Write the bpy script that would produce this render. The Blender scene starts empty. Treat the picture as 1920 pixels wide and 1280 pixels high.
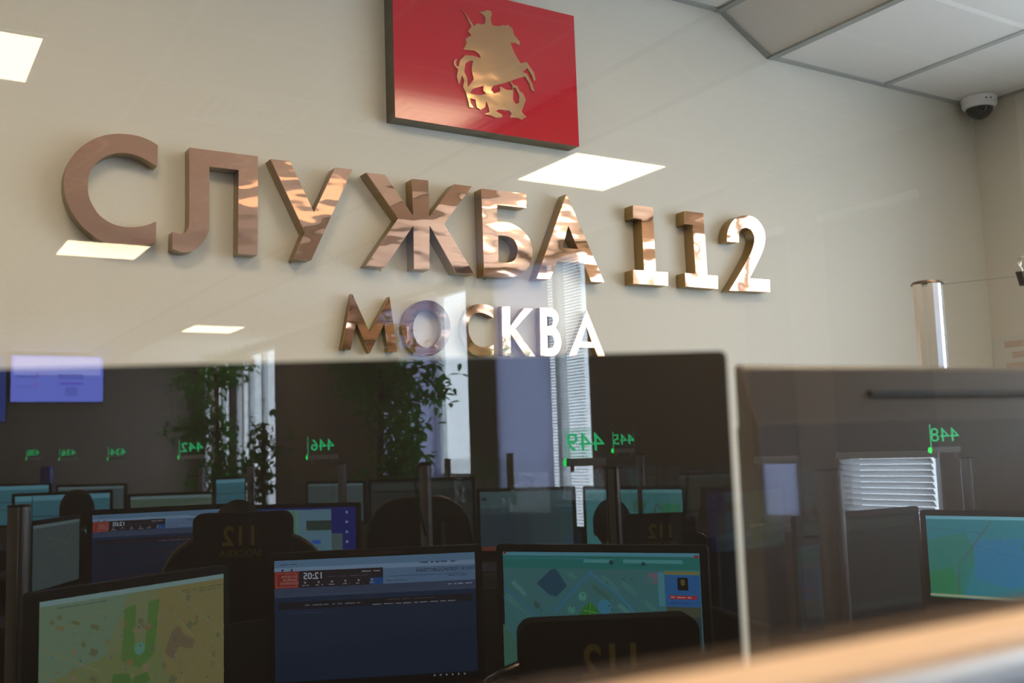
import bpy, bmesh, math, random
from mathutils import Vector, Matrix
from mathutils.geometry import tessellate_polygon
random.seed(7)
R_=math.radians
sc=bpy.context.scene
COL=sc.collection
# ------------------------------------------------------------------ camera model (camera is 1.33 m above the floor)
CZ=1.33
FPX=1927.4; YAW=0.560474; PIT=0.107356; ROL=-0.0332268
Fv=Vector((math.sin(YAW)*math.cos(PIT),math.cos(YAW)*math.cos(PIT),math.sin(PIT)))
r0=Vector((math.cos(YAW),-math.sin(YAW),0)); u0=r0.cross(Fv)
Rv=math.cos(ROL)*r0+math.sin(ROL)*u0; Uv=-math.sin(ROL)*r0+math.cos(ROL)*u0
def ray(px,py): return Fv+(px-960)/FPX*Rv-(py-640)/FPX*Uv
ORG=Vector((0,0,CZ))
WALL=2.486      # letter wall
G=0.25          # the glass sheet: the office behind the camera is seen reflected in it
def on_y(px,py,y):
    r=ray(px,py); return ORG+r*(y/r.y)
def at(px,py,d):              # point met at forward distance d (seen straight through)
    return ORG+ray(px,py)*d
def mir(v): return Vector((v.x,2*G-v.y,v.z))
def rat(px,py,d): return mir(at(px,py,d))     # the real place of something seen in the glass
def ron_z(px,py,z):
    r=ray(px,py); return mir(ORG+r*((z-CZ)/r.z))
# ------------------------------------------------------------------ materials
def lin(c):
    return tuple((x/255/12.92 if x/255<=.04045 else ((x/255+.055)/1.055)**2.4) for x in c)
MATS={}
def P(name,col,rough=.5,metal=0,spec=.5,emit=None,es=0,coat=0):
    if name in MATS: return MATS[name]
    m=bpy.data.materials.new(name); m.use_nodes=True; MATS[name]=m
    b=m.node_tree.nodes['Principled BSDF']
    b.inputs['Base Color'].default_value=(*col,1); b.inputs['Roughness'].default_value=rough
    b.inputs['Metallic'].default_value=metal; b.inputs['Specular IOR Level'].default_value=spec
    if coat: b.inputs['Coat Weight'].default_value=coat; b.inputs['Coat Roughness'].default_value=.05
    if emit: b.inputs['Emission Color'].default_value=(*emit,1); b.inputs['Emission Strength'].default_value=es
    return m
def bump(m,scale,strength,dist=.01,detail=3,stretch=None):
    nt=m.node_tree; b=nt.nodes['Principled BSDF']
    tc=nt.nodes.new('ShaderNodeNewGeometry'); n=nt.nodes.new('ShaderNodeTexNoise'); n.inputs['Scale'].default_value=scale; n.inputs['Detail'].default_value=detail
    mp=nt.nodes.new('ShaderNodeMapping'); 
    if stretch: mp.inputs['Scale'].default_value=stretch
    bp=nt.nodes.new('ShaderNodeBump'); bp.inputs['Strength'].default_value=strength; bp.inputs['Distance'].default_value=dist
    nt.links.new(tc.outputs['Position'],mp.inputs['Vector']); nt.links.new(mp.outputs[0],n.inputs['Vector'])
    nt.links.new(n.outputs['Fac'],bp.inputs['Height']); nt.links.new(bp.outputs[0],b.inputs['Normal'])
    return m
def EM(col,k=1.0):
    key='glow_%d_%d_%d_%d'%(*[int(x) for x in col],int(k*100))
    if key in MATS: return MATS[key]
    m=bpy.data.materials.new(key); m.use_nodes=True; MATS[key]=m; nt=m.node_tree; nt.nodes.clear()
    e=nt.nodes.new('ShaderNodeEmission'); e.inputs[0].default_value=(*lin(col),1); e.inputs[1].default_value=k
    o=nt.nodes.new('ShaderNodeOutputMaterial'); nt.links.new(e.outputs[0],o.inputs[0]); return m
def glass_mat(name,refl=True,k0=.085,tint=(1,1,1)):
    if name in MATS: return MATS[name]
    m=bpy.data.materials.new(name); m.use_nodes=True; MATS[name]=m; nt=m.node_tree; nt.nodes.clear()
    N=nt.nodes.new; o=N('ShaderNodeOutputMaterial'); t=N('ShaderNodeBsdfTransparent'); t.inputs[0].default_value=(*tint,1)
    if not refl: nt.links.new(t.outputs[0],o.inputs[0]); return m
    g=N('ShaderNodeBsdfGlossy'); g.inputs['Roughness'].default_value=0; g.inputs['Color'].default_value=(1,1,1,1)
    lw=N('ShaderNodeLayerWeight'); lw.inputs['Blend'].default_value=.5
    pw=N('ShaderNodeMath'); pw.operation='POWER'; pw.inputs[1].default_value=4.2; nt.links.new(lw.outputs['Facing'],pw.inputs[0])
    ma=N('ShaderNodeMath'); ma.operation='MULTIPLY_ADD'; ma.inputs[1].default_value=1-k0; ma.inputs[2].default_value=k0; nt.links.new(pw.outputs[0],ma.inputs[0])
    mx=N('ShaderNodeMixShader'); nt.links.new(ma.outputs[0],mx.inputs[0]); nt.links.new(t.outputs[0],mx.inputs[1]); nt.links.new(g.outputs[0],mx.inputs[2])
    nt.links.new(mx.outputs[0],o.inputs[0]); return m
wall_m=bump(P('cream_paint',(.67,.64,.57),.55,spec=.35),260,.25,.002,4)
back_wall_m=P('shaded_cream_paint',(.30,.25,.21),.8)  # cream paint darkened in its colour, for the shade on the backlit office walls
floor_m=P('grey_carpet',(.34,.32,.30),.95)
def ceil_mat():
    m=P('ceiling_tile',(.74,.72,.70),.85); nt=m.node_tree; b=nt.nodes['Principled BSDF']; N=nt.nodes.new
    g=N('ShaderNodeNewGeometry'); s=N('ShaderNodeSeparateXYZ'); nt.links.new(g.outputs['Position'],s.inputs[0])
    def lines(out,off):
        a=N('ShaderNodeMath'); a.operation='SUBTRACT'; a.inputs[1].default_value=off-.012; nt.links.new(out,a.inputs[0])
        f=N('ShaderNodeMath'); f.operation='FLOORED_MODULO'; f.inputs[1].default_value=.6; nt.links.new(a.outputs[0],f.inputs[0])
        l=N('ShaderNodeMath'); l.operation='LESS_THAN'; l.inputs[1].default_value=.024; nt.links.new(f.outputs[0],l.inputs[0]); return l
    a=lines(s.outputs['X'],2.687); c=lines(s.outputs['Y'],2.486)
    mx=N('ShaderNodeMath'); mx.operation='MAXIMUM'; nt.links.new(a.outputs[0],mx.inputs[0]); nt.links.new(c.outputs[0],mx.inputs[1])
    c1=N('ShaderNodeMix'); c1.data_type='RGBA'; c1.inputs['A'].default_value=(.74,.72,.70,1); c1.inputs['B'].default_value=(.86,.86,.84,1)
    nt.links.new(mx.outputs[0],c1.inputs['Factor'])
    n=N('ShaderNodeTexNoise'); n.inputs['Scale'].default_value=220; nt.links.new(g.outputs['Position'],n.inputs['Vector'])
    bp=N('ShaderNodeBump'); bp.inputs['Strength'].default_value=.3; bp.inputs['Distance'].default_value=.003; nt.links.new(n.outputs[0],bp.inputs['Height']); nt.links.new(bp.outputs[0],b.inputs['Normal'])
    nt.links.new(c1.outputs['Result'],b.inputs['Base Color']); return m
ceil_m=ceil_mat()
tbar_m=P('ceiling_bar_paint',(.33,.34,.32),.5)
alu=P('brushed_aluminium',(.62,.61,.62),.28,1)
alu_d=P('anodised_post',(.5,.46,.46),.38,1)
alu_b=P('bright_aluminium',(.92,.93,.95),.30,1)
blk=P('black_plastic',(.012,.012,.014),.45)
shell=bump(P('monitor_shell',(.010,.0075,.0065),.48,spec=.35),500,.15,.0008)
fabric=P('black_fabric',(.015,.015,.018),.9)
copper=P('polished_copper',(1.0,.56,.37),.045,1); bump(copper,5.5,.30,.012,1.5,(1,1,2.2))
brass=P('bronze_return',(.36,.245,.10),.38,1)
gold=P('gold_relief',(.70,.42,.22),.16,1); bump(gold,9,.3,.008,1.5,(1,1,2))
red=P('red_lacquer',(.56,.004,.018),.12,spec=.5)
desk_m=P('desk_laminate',(.07,.062,.055),.5)
panel_m=P('grey_panel_fabric',(.06,.06,.065),.9)
white_m=P('white_plastic',(.88,.88,.93),.35)
gthread=P('gold_thread',(.55,.40,.10),.5,.3)
skin=P('skin',(.45,.27,.19),.5); hair_m=P('dark_hair',(.014,.011,.010),.6); shirt=P('dark_shirt',(.02,.022,.035),.85)
# ------------------------------------------------------------------ mesh helpers
def link(o,parent=None):
    COL.objects.link(o)
    if parent is not None: o.parent=parent
    return o
def obj(name,bm,mats,parent=None,smooth=False):
    me=bpy.data.meshes.new(name); bm.normal_update(); bm.to_mesh(me); bm.free()
    for m in (mats if isinstance(mats,(list,tuple)) else [mats]): me.materials.append(m)
    if smooth:
        for p in me.polygons: p.use_smooth=True
    return link(bpy.data.objects.new(name,me),parent)
def empty(name,loc,rz=0,label=None,cat=None,group=None):
    o=bpy.data.objects.new(name,None); o.empty_display_size=.1; o.location=loc; o.rotation_euler=(0,0,rz); COL.objects.link(o)
    tag(o,label,cat,group); return o
def tag(o,label=None,cat=None,group=None,kind=None):
    if label: o['label']=label
    if cat: o['category']=cat
    if group: o['group']=group
    if kind: o['kind']=kind
    return o
def box(bm,c,s,rz=0,mi=0,M=None):
    m=Matrix.Translation(c)@Matrix.Rotation(rz,4,'Z')@Matrix.Diagonal((s[0],s[1],s[2],1))
    if M is not None: m=M@m
    r=bmesh.ops.create_cube(bm,size=1,matrix=m)
    for f in {f for v in r['verts'] for f in v.link_faces}: f.material_index=mi
    return r['verts']
def bbox(bm,lo,hi,mi=0): return box(bm,[(a+b)/2 for a,b in zip(lo,hi)],[abs(b-a) for a,b in zip(lo,hi)],0,mi)
def bev(o,w=.003,seg=2,ang=40):
    m=o.modifiers.new('bevel','BEVEL'); m.width=w; m.segments=seg; m.limit_method='ANGLE'; m.angle_limit=R_(ang); return o
def cyl(bm,p,q,r1,r2=None,n=20,mi=0,cap=True):
    p=Vector(p);q=Vector(q);d=q-p; r2=r1 if r2 is None else r2
    rot=d.to_track_quat('Z','Y').to_matrix().to_4x4()
    r=bmesh.ops.create_cone(bm,cap_ends=cap,segments=n,radius1=r1,radius2=r2,depth=d.length,matrix=Matrix.Translation((p+q)/2)@rot)
    for f in {f for v in r['verts'] for f in v.link_faces}: f.material_index=mi
def sph(bm,c,s,mi=0,u=20,v=14):
    r=bmesh.ops.create_uvsphere(bm,u_segments=u,v_segments=v,radius=1,matrix=Matrix.Translation(c)@Matrix.Diagonal((s[0],s[1],s[2],1)))
    for f in {f for v in r['verts'] for f in v.link_faces}: f.material_index=mi; f.smooth=True
def prism(bm,loops,fn,t,mi_f=0,mi_s=0,front=True,back=True,sides=True):
    """loops: outline + holes as 2D; fn(u,v,k) gives the 3D point, k=0 front, k=1 back"""
    V=[];W=[];
    L3=[[Vector((a,b,0)) for a,b in l] for l in loops]
    for l in loops:
        for a,b in l: V.append(bm.verts.new(fn(a,b,0)))
    if back or sides:
        for l in loops:
            for a,b in l: W.append(bm.verts.new(fn(a,b,t)))
    for tri in tessellate_polygon(L3):
        if front:
            try: f=bm.faces.new([V[i] for i in tri]); f.material_index=mi_f
            except ValueError: pass
        if back:
            try: f=bm.faces.new([W[i] for i in reversed(tri)]); f.material_index=mi_s
            except ValueError: pass
    if sides:
        k=0
        for l in loops:
            n=len(l)
            for i in range(n):
                a,b=k+i,k+(i+1)%n
                try: f=bm.faces.new([V[a],W[a],W[b],V[b]]); f.material_index=mi_s
                except ValueError: pass
            k+=n
def smooth_loop(pts,ang=38,sub=4):
    """Catmull-Rom through the gentle corners, straight at the sharp ones"""
    n=len(pts); P2=[Vector(p) for p in pts]; sharp=[]
    for i in range(n):
        a=P2[i]-P2[i-1]; b=P2[(i+1)%n]-P2[i]
        sharp.append(a.length<1e-6 or b.length<1e-6 or a.angle(b)>R_(ang))
    out=[]
    for i in range(n):
        p1=P2[i];p2=P2[(i+1)%n]; out.append(tuple(p1))
        if sharp[i] and sharp[(i+1)%n]: continue
        p0=P2[i-1] if not sharp[i] else p1-(p2-p1)*.5
        p3=P2[(i+2)%n] if not sharp[(i+1)%n] else p2+(p2-p1)*.5
        for s in range(1,sub):
            t=s/sub
            out.append(tuple(.5*((2*p1)+(p2-p0)*t+(2*p0-5*p1+4*p2-p3)*t*t+(3*p1-p0-3*p2+p3)*t**3)))
    return out
def rrect(w,h,r,n=5,cx=0,cy=0):
    o=[]
    for sx,sy,a0 in ((1,1,0),(-1,1,90),(-1,-1,180),(1,-1,270)):
        for i in range(n+1):
            a=R_(a0+90*i/n); o.append((cx+sx*(w/2-r)+r*math.cos(a),cy+sy*(h/2-r)+r*math.sin(a)))
    return o
_tc={}
def text_geo(s,size=1.0,bold=0.0):
    k=(s,bold)
    if k not in _tc:
        c=bpy.data.curves.new('txt','FONT'); c.body=s; c.size=1; c.align_x='CENTER'; c.align_y='CENTER'; c.resolution_u=3; c.offset=bold
        o=bpy.data.objects.new('txt',c); COL.objects.link(o)
        dg=bpy.context.evaluated_depsgraph_get(); me=bpy.data.meshes.new_from_object(o.evaluated_get(dg))
        _tc[k]=([tuple(v.co[:2]) for v in me.vertices],[tuple(p.vertices) for p in me.polygons])
        bpy.data.objects.remove(o); bpy.data.curves.remove(c); bpy.data.meshes.remove(me)
    v,f=_tc[k]; return [(a*size,b*size) for a,b in v],f
def add_text(bm,s,size,fn,mi=0,bold=0.0,sx=1.0):
    v,f=text_geo(s,size,bold); vs=[bm.verts.new(fn(a*sx,b)) for a,b in v]
    for q in f:
        try: g=bm.faces.new([vs[i] for i in q]); g.material_index=mi
        except ValueError: pass
def tube_bm(bm,pts,r,n=10,mi=0):
    pts=[Vector(p) for p in pts]; rings=[]
    for i,p in enumerate(pts):
        d=(pts[min(i+1,len(pts)-1)]-pts[max(i-1,0)]).normalized()
        a=d.orthogonal().normalized() if i==0 else (pa-d*pa.dot(d)).normalized()
        pa=a; b=d.cross(a); rings.append([bm.verts.new(p+r*(math.cos(2*math.pi*k/n)*a+math.sin(2*math.pi*k/n)*b)) for k in range(n)])
    for i in range(len(rings)-1):
        for k in range(n):
            f=bm.faces.new([rings[i][k],rings[i][(k+1)%n],rings[i+1][(k+1)%n],rings[i+1][k]]); f.smooth=True; f.material_index=mi
    bm.faces.new(rings[0][::-1]).material_index=mi; bm.faces.new(rings[-1]).material_index=mi
def struct(name,bm,m): 
    o=obj(name,bm,m); o['kind']='structure'; return o
# ------------------------------------------------------------------ the setting
HI=CZ+1.488; LO=CZ+1.364        # the ceiling steps down to the right
XL=-4.2; XR=3.86; YB=2*G-14.4   # left wall, right wall, far wall behind the camera
bm=bmesh.new(); bbox(bm,(XL-.1,YB-.1,-.1),(XR+.3,WALL+.1,0)); struct('floor',bm,floor_m)
bm=bmesh.new(); bbox(bm,(XL-.1,WALL,0),(XR+.1,WALL+.12,HI+.1)); struct('wall_front',bm,wall_m)
bm=bmesh.new(); bbox(bm,(XL-.12,YB-.1,0),(XL,WALL+.1,HI+.1)); struct('wall_left',bm,wall_m)
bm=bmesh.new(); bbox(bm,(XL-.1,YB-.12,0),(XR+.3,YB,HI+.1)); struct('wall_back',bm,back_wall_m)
bm=bmesh.new()
prof=[(XL-.1,HI),(2.447,HI),(2.665,LO),(XR+.02,LO),(XR+.02,LO+.15),(2.75,LO+.15),(2.5,HI+.1),(XL-.1,HI+.1)]
prism(bm,[prof],lambda a,b,k:(a,YB-.05 if k==0 else WALL+.02,b),1); bmesh.ops.recalc_face_normals(bm,faces=bm.faces[:])
struct('ceiling',bm,ceil_m)
# the steel bars that carry the tiles: fold lines, the edge along the walls and the run of bars near the corner
def bar(bm,p,q,w=.022,h=.006):
    p=Vector(p);q=Vector(q);d=(q-p); n=d.normalized(); s=Vector((0,0,1)).cross(n)
    if s.length<.1: s=Vector((1,0,0))
    s.normalize(); u=n.cross(s)
    vs=[bm.verts.new(x+s*a*w/2-u*b) for x in (p,q) for a,b in ((-1,0),(1,0),(1,h),(-1,h))]
    for f in ((0,1,2,3),(7,6,5,4),(0,4,5,1),(1,5,6,2),(2,6,7,3),(3,7,4,0)): bm.faces.new([vs[i] for i in f])
bm=bmesh.new()
bar(bm,(XL,WALL-.011,HI),(2.447,WALL-.011,HI)); bar(bm,(2.447,WALL-.011,HI),(2.665,WALL-.011,LO)); bar(bm,(2.665,WALL-.011,LO),(XR,WALL-.011,LO))
bar(bm,(XR-.011,YB,LO),(XR-.011,WALL,LO)); bar(bm,(2.44,YB,HI),(2.44,WALL,HI),.03,.008); bar(bm,(2.68,YB,LO),(2.68,WALL,LO),.03,.008)
bar(bm,(3.287,-1.2,LO),(3.287,WALL,LO),.024,.006)
struct('trim_1',bm,tbar_m)
# right wall with its window openings (y given in the mirrored room)
def vy(y): return 2*G-y
WN=[(2.77,3.29,CZ-.40,CZ+1.05),(3.55,3.83,CZ-.40,CZ+1.05),(5.24,6.37,CZ-.55,CZ+1.30),(6.80,8.40,CZ-.55,CZ+1.30),(11.2,12.7,CZ-.55,CZ+1.30),(12.95,14.1,CZ-.55,CZ+1.30)]
bm=bmesh.new(); y=WALL+.1; front=bmesh.new()
FW=[(-1.65,-.06,CZ-.40,CZ+1.2),(.14,1.45,CZ-.40,CZ+1.2)]      # real y ranges
y=-1.8
for a,b,z0,z1 in FW:
    bbox(front,(XR,y,0),(XR+.12,a,HI+.1)); bbox(front,(XR,a,0),(XR+.12,b,z0)); bbox(front,(XR,a,z1),(XR+.12,b,HI+.1)); y=b
bbox(front,(XR,y,0),(XR+.12,WALL+.1,HI+.1)); struct('wall_right_front',front,wall_m)
y=-1.8
for a,b,z0,z1 in WN:
    bbox(bm,(XR,vy(a),0),(XR+.12,y,HI+.1)); bbox(bm,(XR,vy(b),0),(XR+.12,vy(a),z0)); bbox(bm,(XR,vy(b),z1),(XR+.12,vy(a),HI+.1)); y=vy(b)
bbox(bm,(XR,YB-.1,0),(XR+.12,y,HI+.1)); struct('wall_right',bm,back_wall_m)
frame_m=P('window_frame_paint',(.75,.78,.82),.4)
def translucent(name,col,tr=.5):
    m=bpy.data.materials.new(name); m.use_nodes=True; nt=m.node_tree; nt.nodes.clear(); N=nt.nodes.new
    d=N('ShaderNodeBsdfDiffuse'); d.inputs[0].default_value=(*col,1); t=N('ShaderNodeBsdfTranslucent'); t.inputs[0].default_value=(*col,1)
    mx=N('ShaderNodeMixShader'); mx.inputs[0].default_value=tr; o=N('ShaderNodeOutputMaterial')
    nt.links.new(d.outputs[0],mx.inputs[1]); nt.links.new(t.outputs[0],mx.inputs[2]); nt.links.new(mx.outputs[0],o.inputs[0]); return m
sheer=translucent('lavender_sheer',(.62,.64,.78),.75); slat_m=translucent('blind_slat',(.95,.96,.98),.6); brown_shade=P('brown_roller_fabric',(.15,.115,.09),.9)
wglass=glass_mat('window_glass',True,.06)
for i,(a,b,z0,z1) in enumerate(WN+[(vy(b),vy(a),z0,z1) for a,b,z0,z1 in FW]):
    w=empty('window_%d'%(i+1),(XR+.05,vy((a+b)/2),z0)); w['kind']='structure'
    Mi=Matrix.Translation(-Vector(w.location))
    bm=bmesh.new(); y0,y1=vy(b),vy(a); t=.035
    for lo,hi in (((XR+.02,y0,z0),(XR+.08,y0+t,z1)),((XR+.02,y1-t,z0),(XR+.08,y1,z1)),((XR+.02,y0,z0),(XR+.08,y1,z0+t)),((XR+.02,y0,z1-t),(XR+.08,y1,z1))): bbox(bm,lo,hi)
    if b-a>1:
        for q in ((.34,) if b-a<1.3 else (.33,.66)): 
            yy=vy(a+(b-a)*q); bbox(bm,(XR+.02,yy-.025,z0),(XR+.08,yy+.025,z1))
        if i>2: bbox(bm,(XR+.02,y0,z0+.36),(XR+.08,y1,z0+.40))
    bm.transform(Mi); obj('window_frame',bm,frame_m,w)
    bm=bmesh.new(); bbox(bm,(XR+.045,y0+t,z0+t),(XR+.051,y1-t,z1-t)); bm.transform(Mi); obj('pane',bm,wglass,w)
    bm=bmesh.new(); bbox(bm,(XR-.06,y0-.02,z0-.03),(XR+.02,y1+.02,z0)); bm.transform(Mi); obj('window_sill',bm,frame_m,w)
    L=bpy.data.lights.new('window_portal','AREA'); L.shape='RECTANGLE'; L.size=(z1-z0); L.size_y=(b-a); L.cycles.is_portal=True
    lo=bpy.data.objects.new('window_portal',L); lo.location=(XR+.1,(y0+y1)/2,(z0+z1)/2); lo.rotation_euler=(0,R_(90),0); COL.objects.link(lo)
def slats(name,y0,y1,z0,z1,pitch,label,wd=.028,tilt=55):
    bm=bmesh.new(); z=z0
    while z<z1:
        box(bm,(0,0,z),(wd,abs(y1-y0)-.01,.0012),0,0,Matrix.Translation((XR-.03,(y0+y1)/2,z))@Matrix.Rotation(R_(tilt),4,'Y')@Matrix.Translation((0,0,-z))); z+=pitch
    w=empty(name,(XR-.03,(y0+y1)/2,z0),0,label,'blind'); Mi=Matrix.Translation(-Vector(w.location)); bm.transform(Mi); obj('slats',bm,slat_m,w)
    bm=bmesh.new(); bbox(bm,(XR-.05,min(y0,y1),z1),(XR-.01,max(y0,y1),z1+.03)); bm.transform(Mi); obj('head_rail',bm,frame_m,w); return w
slats('venetian_blind',vy(2.78),vy(3.28),CZ-.38,CZ-.08,.026,'pale venetian blind under the brown shade right of the tall posts')
slats('venetian_blind',vy(5.25),vy(5.64),CZ-.54,CZ+1.26,.020,'narrow white venetian blind in the tall window beside the lavender one',.020,12)
def shade(name,y0,y1,z0,z1,m,label,x=XR-.012):
    w=empty(name,(x,(y0+y1)/2,z0),0,label,'window shade'); Mi=Matrix.Translation(-Vector(w.location))
    bm=bmesh.new(); bbox(bm,(x-.001,min(y0,y1),z0),(x+.001,max(y0,y1),z1)); bm.transform(Mi); obj('shade_cloth',bm,m,w)
    bm=bmesh.new(); cyl(bm,(x-.02,y0,z1+.018),(x-.02,y1,z1+.018),.02); bm.transform(Mi); obj('roller',bm,frame_m,w)
    bm=bmesh.new(); cyl(bm,(x,y0,z0),(x,y1,z0),.007,n=10); bm.transform(Mi); obj('hem_bar',bm,frame_m if m is not brown_shade else brown_shade,w)
shade('roller_shade',vy(2.76),vy(3.30),CZ-.045,CZ+1.04,brown_shade,'brown roller shade drawn down over the slatted blind')
shade('roller_shade',vy(3.54),vy(3.84),CZ-.055,CZ+1.04,brown_shade,'narrow brown roller shade above the small pale window')
shade('roller_shade',vy(3.55),vy(3.83),CZ-.36,CZ-.10,sheer,'small pale sheer shade below the narrow brown one',XR+.012)
shade('roller_shade',vy(5.66),vy(6.38),CZ-.54,CZ+1.27,sheer,'lavender sheer roller shade filling the middle of the tall window')
shade('roller_shade',vy(7.25),vy(8.39),CZ-.54,CZ+1.27,sheer,'lavender sheer roller shade behind the tall leafy plant')
# ------------------------------------------------------------------ ceiling light panels
panel_e=EM((255,230,188),1.0); panel_e.node_tree.nodes['Emission'].inputs[1].default_value=15.0
def light_panel(x0,x1,y0,y1,z,label,rz=0):
    t=empty('ceiling_light',((x0+x1)/2,(y0+y1)/2,z),0,label,'ceiling light','square ceiling light panels'); w,h=x1-x0,abs(y1-y0)
    bm=bmesh.new()
    for c,s in (((0,h/2-.008,-.005),(w,.016,.01)),((0,-h/2+.008,-.005),(w,.016,.01)),((w/2-.008,0,-.005),(.016,h-.032,.01)),((-w/2+.008,0,-.005),(.016,h-.032,.01))): box(bm,c,s)
    obj('frame',bm,white_m,t)
    bm=bmesh.new(); box(bm,(0,0,-.005),(w-.032,h-.032,.004)); obj('diffuser',bm,panel_e,t)
def refl_panel(x0,x1,y0,y1,z,label): light_panel(x0,x1,min(vy(y0),vy(y1)),max(vy(y0),vy(y1)),z,label)
H=1.488
refl_panel(-.12,.49,3.73,4.24,HI,'ceiling light panel at the upper left corner of the photo')
refl_panel(2.70,3.27,3.70,4.25,LO,'ceiling light panel mirrored just under the red emblem board')
refl_panel(.71*H,1.085*H,4.79*H,5.10*H+.1,HI,'ceiling light panel mirrored across the foot of the first letter')
p=ron_z(345,614,LO); light_panel(2.70,3.24,p.y-.3,p.y+.3,LO,'small distant ceiling light panel mirrored left of the second word')
for k,(a,b) in enumerate(((-3.4,-3.8),(-3.4,-7.1),(-3.4,-10.4),(-1.7,-3.8),(-1.7,-7.1),(-1.7,-10.4),(-.6,-1.0))):  # unseen panels, added to brighten the office behind the camera
    light_panel(a,a+.6,b,b+.6,HI,('%s ceiling light panel of the %s added out of view on the left'%(('nearest','middle','farthest')[k%3],'outer row' if k<3 else 'inner row')) if k<6 else 'ceiling light panel added out of view behind the left part of the partition')
light_panel(-2.3,-1.7,.75,1.35,HI,'ceiling light panel added out of view over the left end of the letter wall')  # this and the next three are unseen panels added to light the letter wall
light_panel(-.1,.5,.75,1.35,HI,'ceiling light panel added out of view over the middle of the letter wall')
light_panel(1.65,2.25,.55,1.15,HI,'ceiling light panel added out of view over the numerals end of the letter wall')
light_panel(2.95,3.5,-.35,.2,LO,'ceiling light panel added out of view on the lower ceiling near the right wall')
def vent(x,y,z,label,s=.58):
    t=empty('air_diffuser',(x,y,z),0,label,'air diffuser','square ceiling air diffusers')
    for i in range(5):
        a=s/2-i*.052; bm=bmesh.new()
        for sx,sy,w,h in ((0,1,2*a,.02),(0,-1,2*a,.02),(1,0,.02,2*a-.04),(-1,0,.02,2*a-.04)):
            box(bm,(sx*(a-.01),sy*(a-.01),-.008-.003*i),(w,h,.012))
        obj('louvre_ring',bm,white_m,t)
p=ron_z(800,222,HI); vent(p.x,p.y,HI,'square air diffuser mirrored low across the red board')
p=ron_z(472,205,HI); vent(p.x,p.y,HI,'square air diffuser mirrored on the wall left of the red board',.45)
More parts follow.
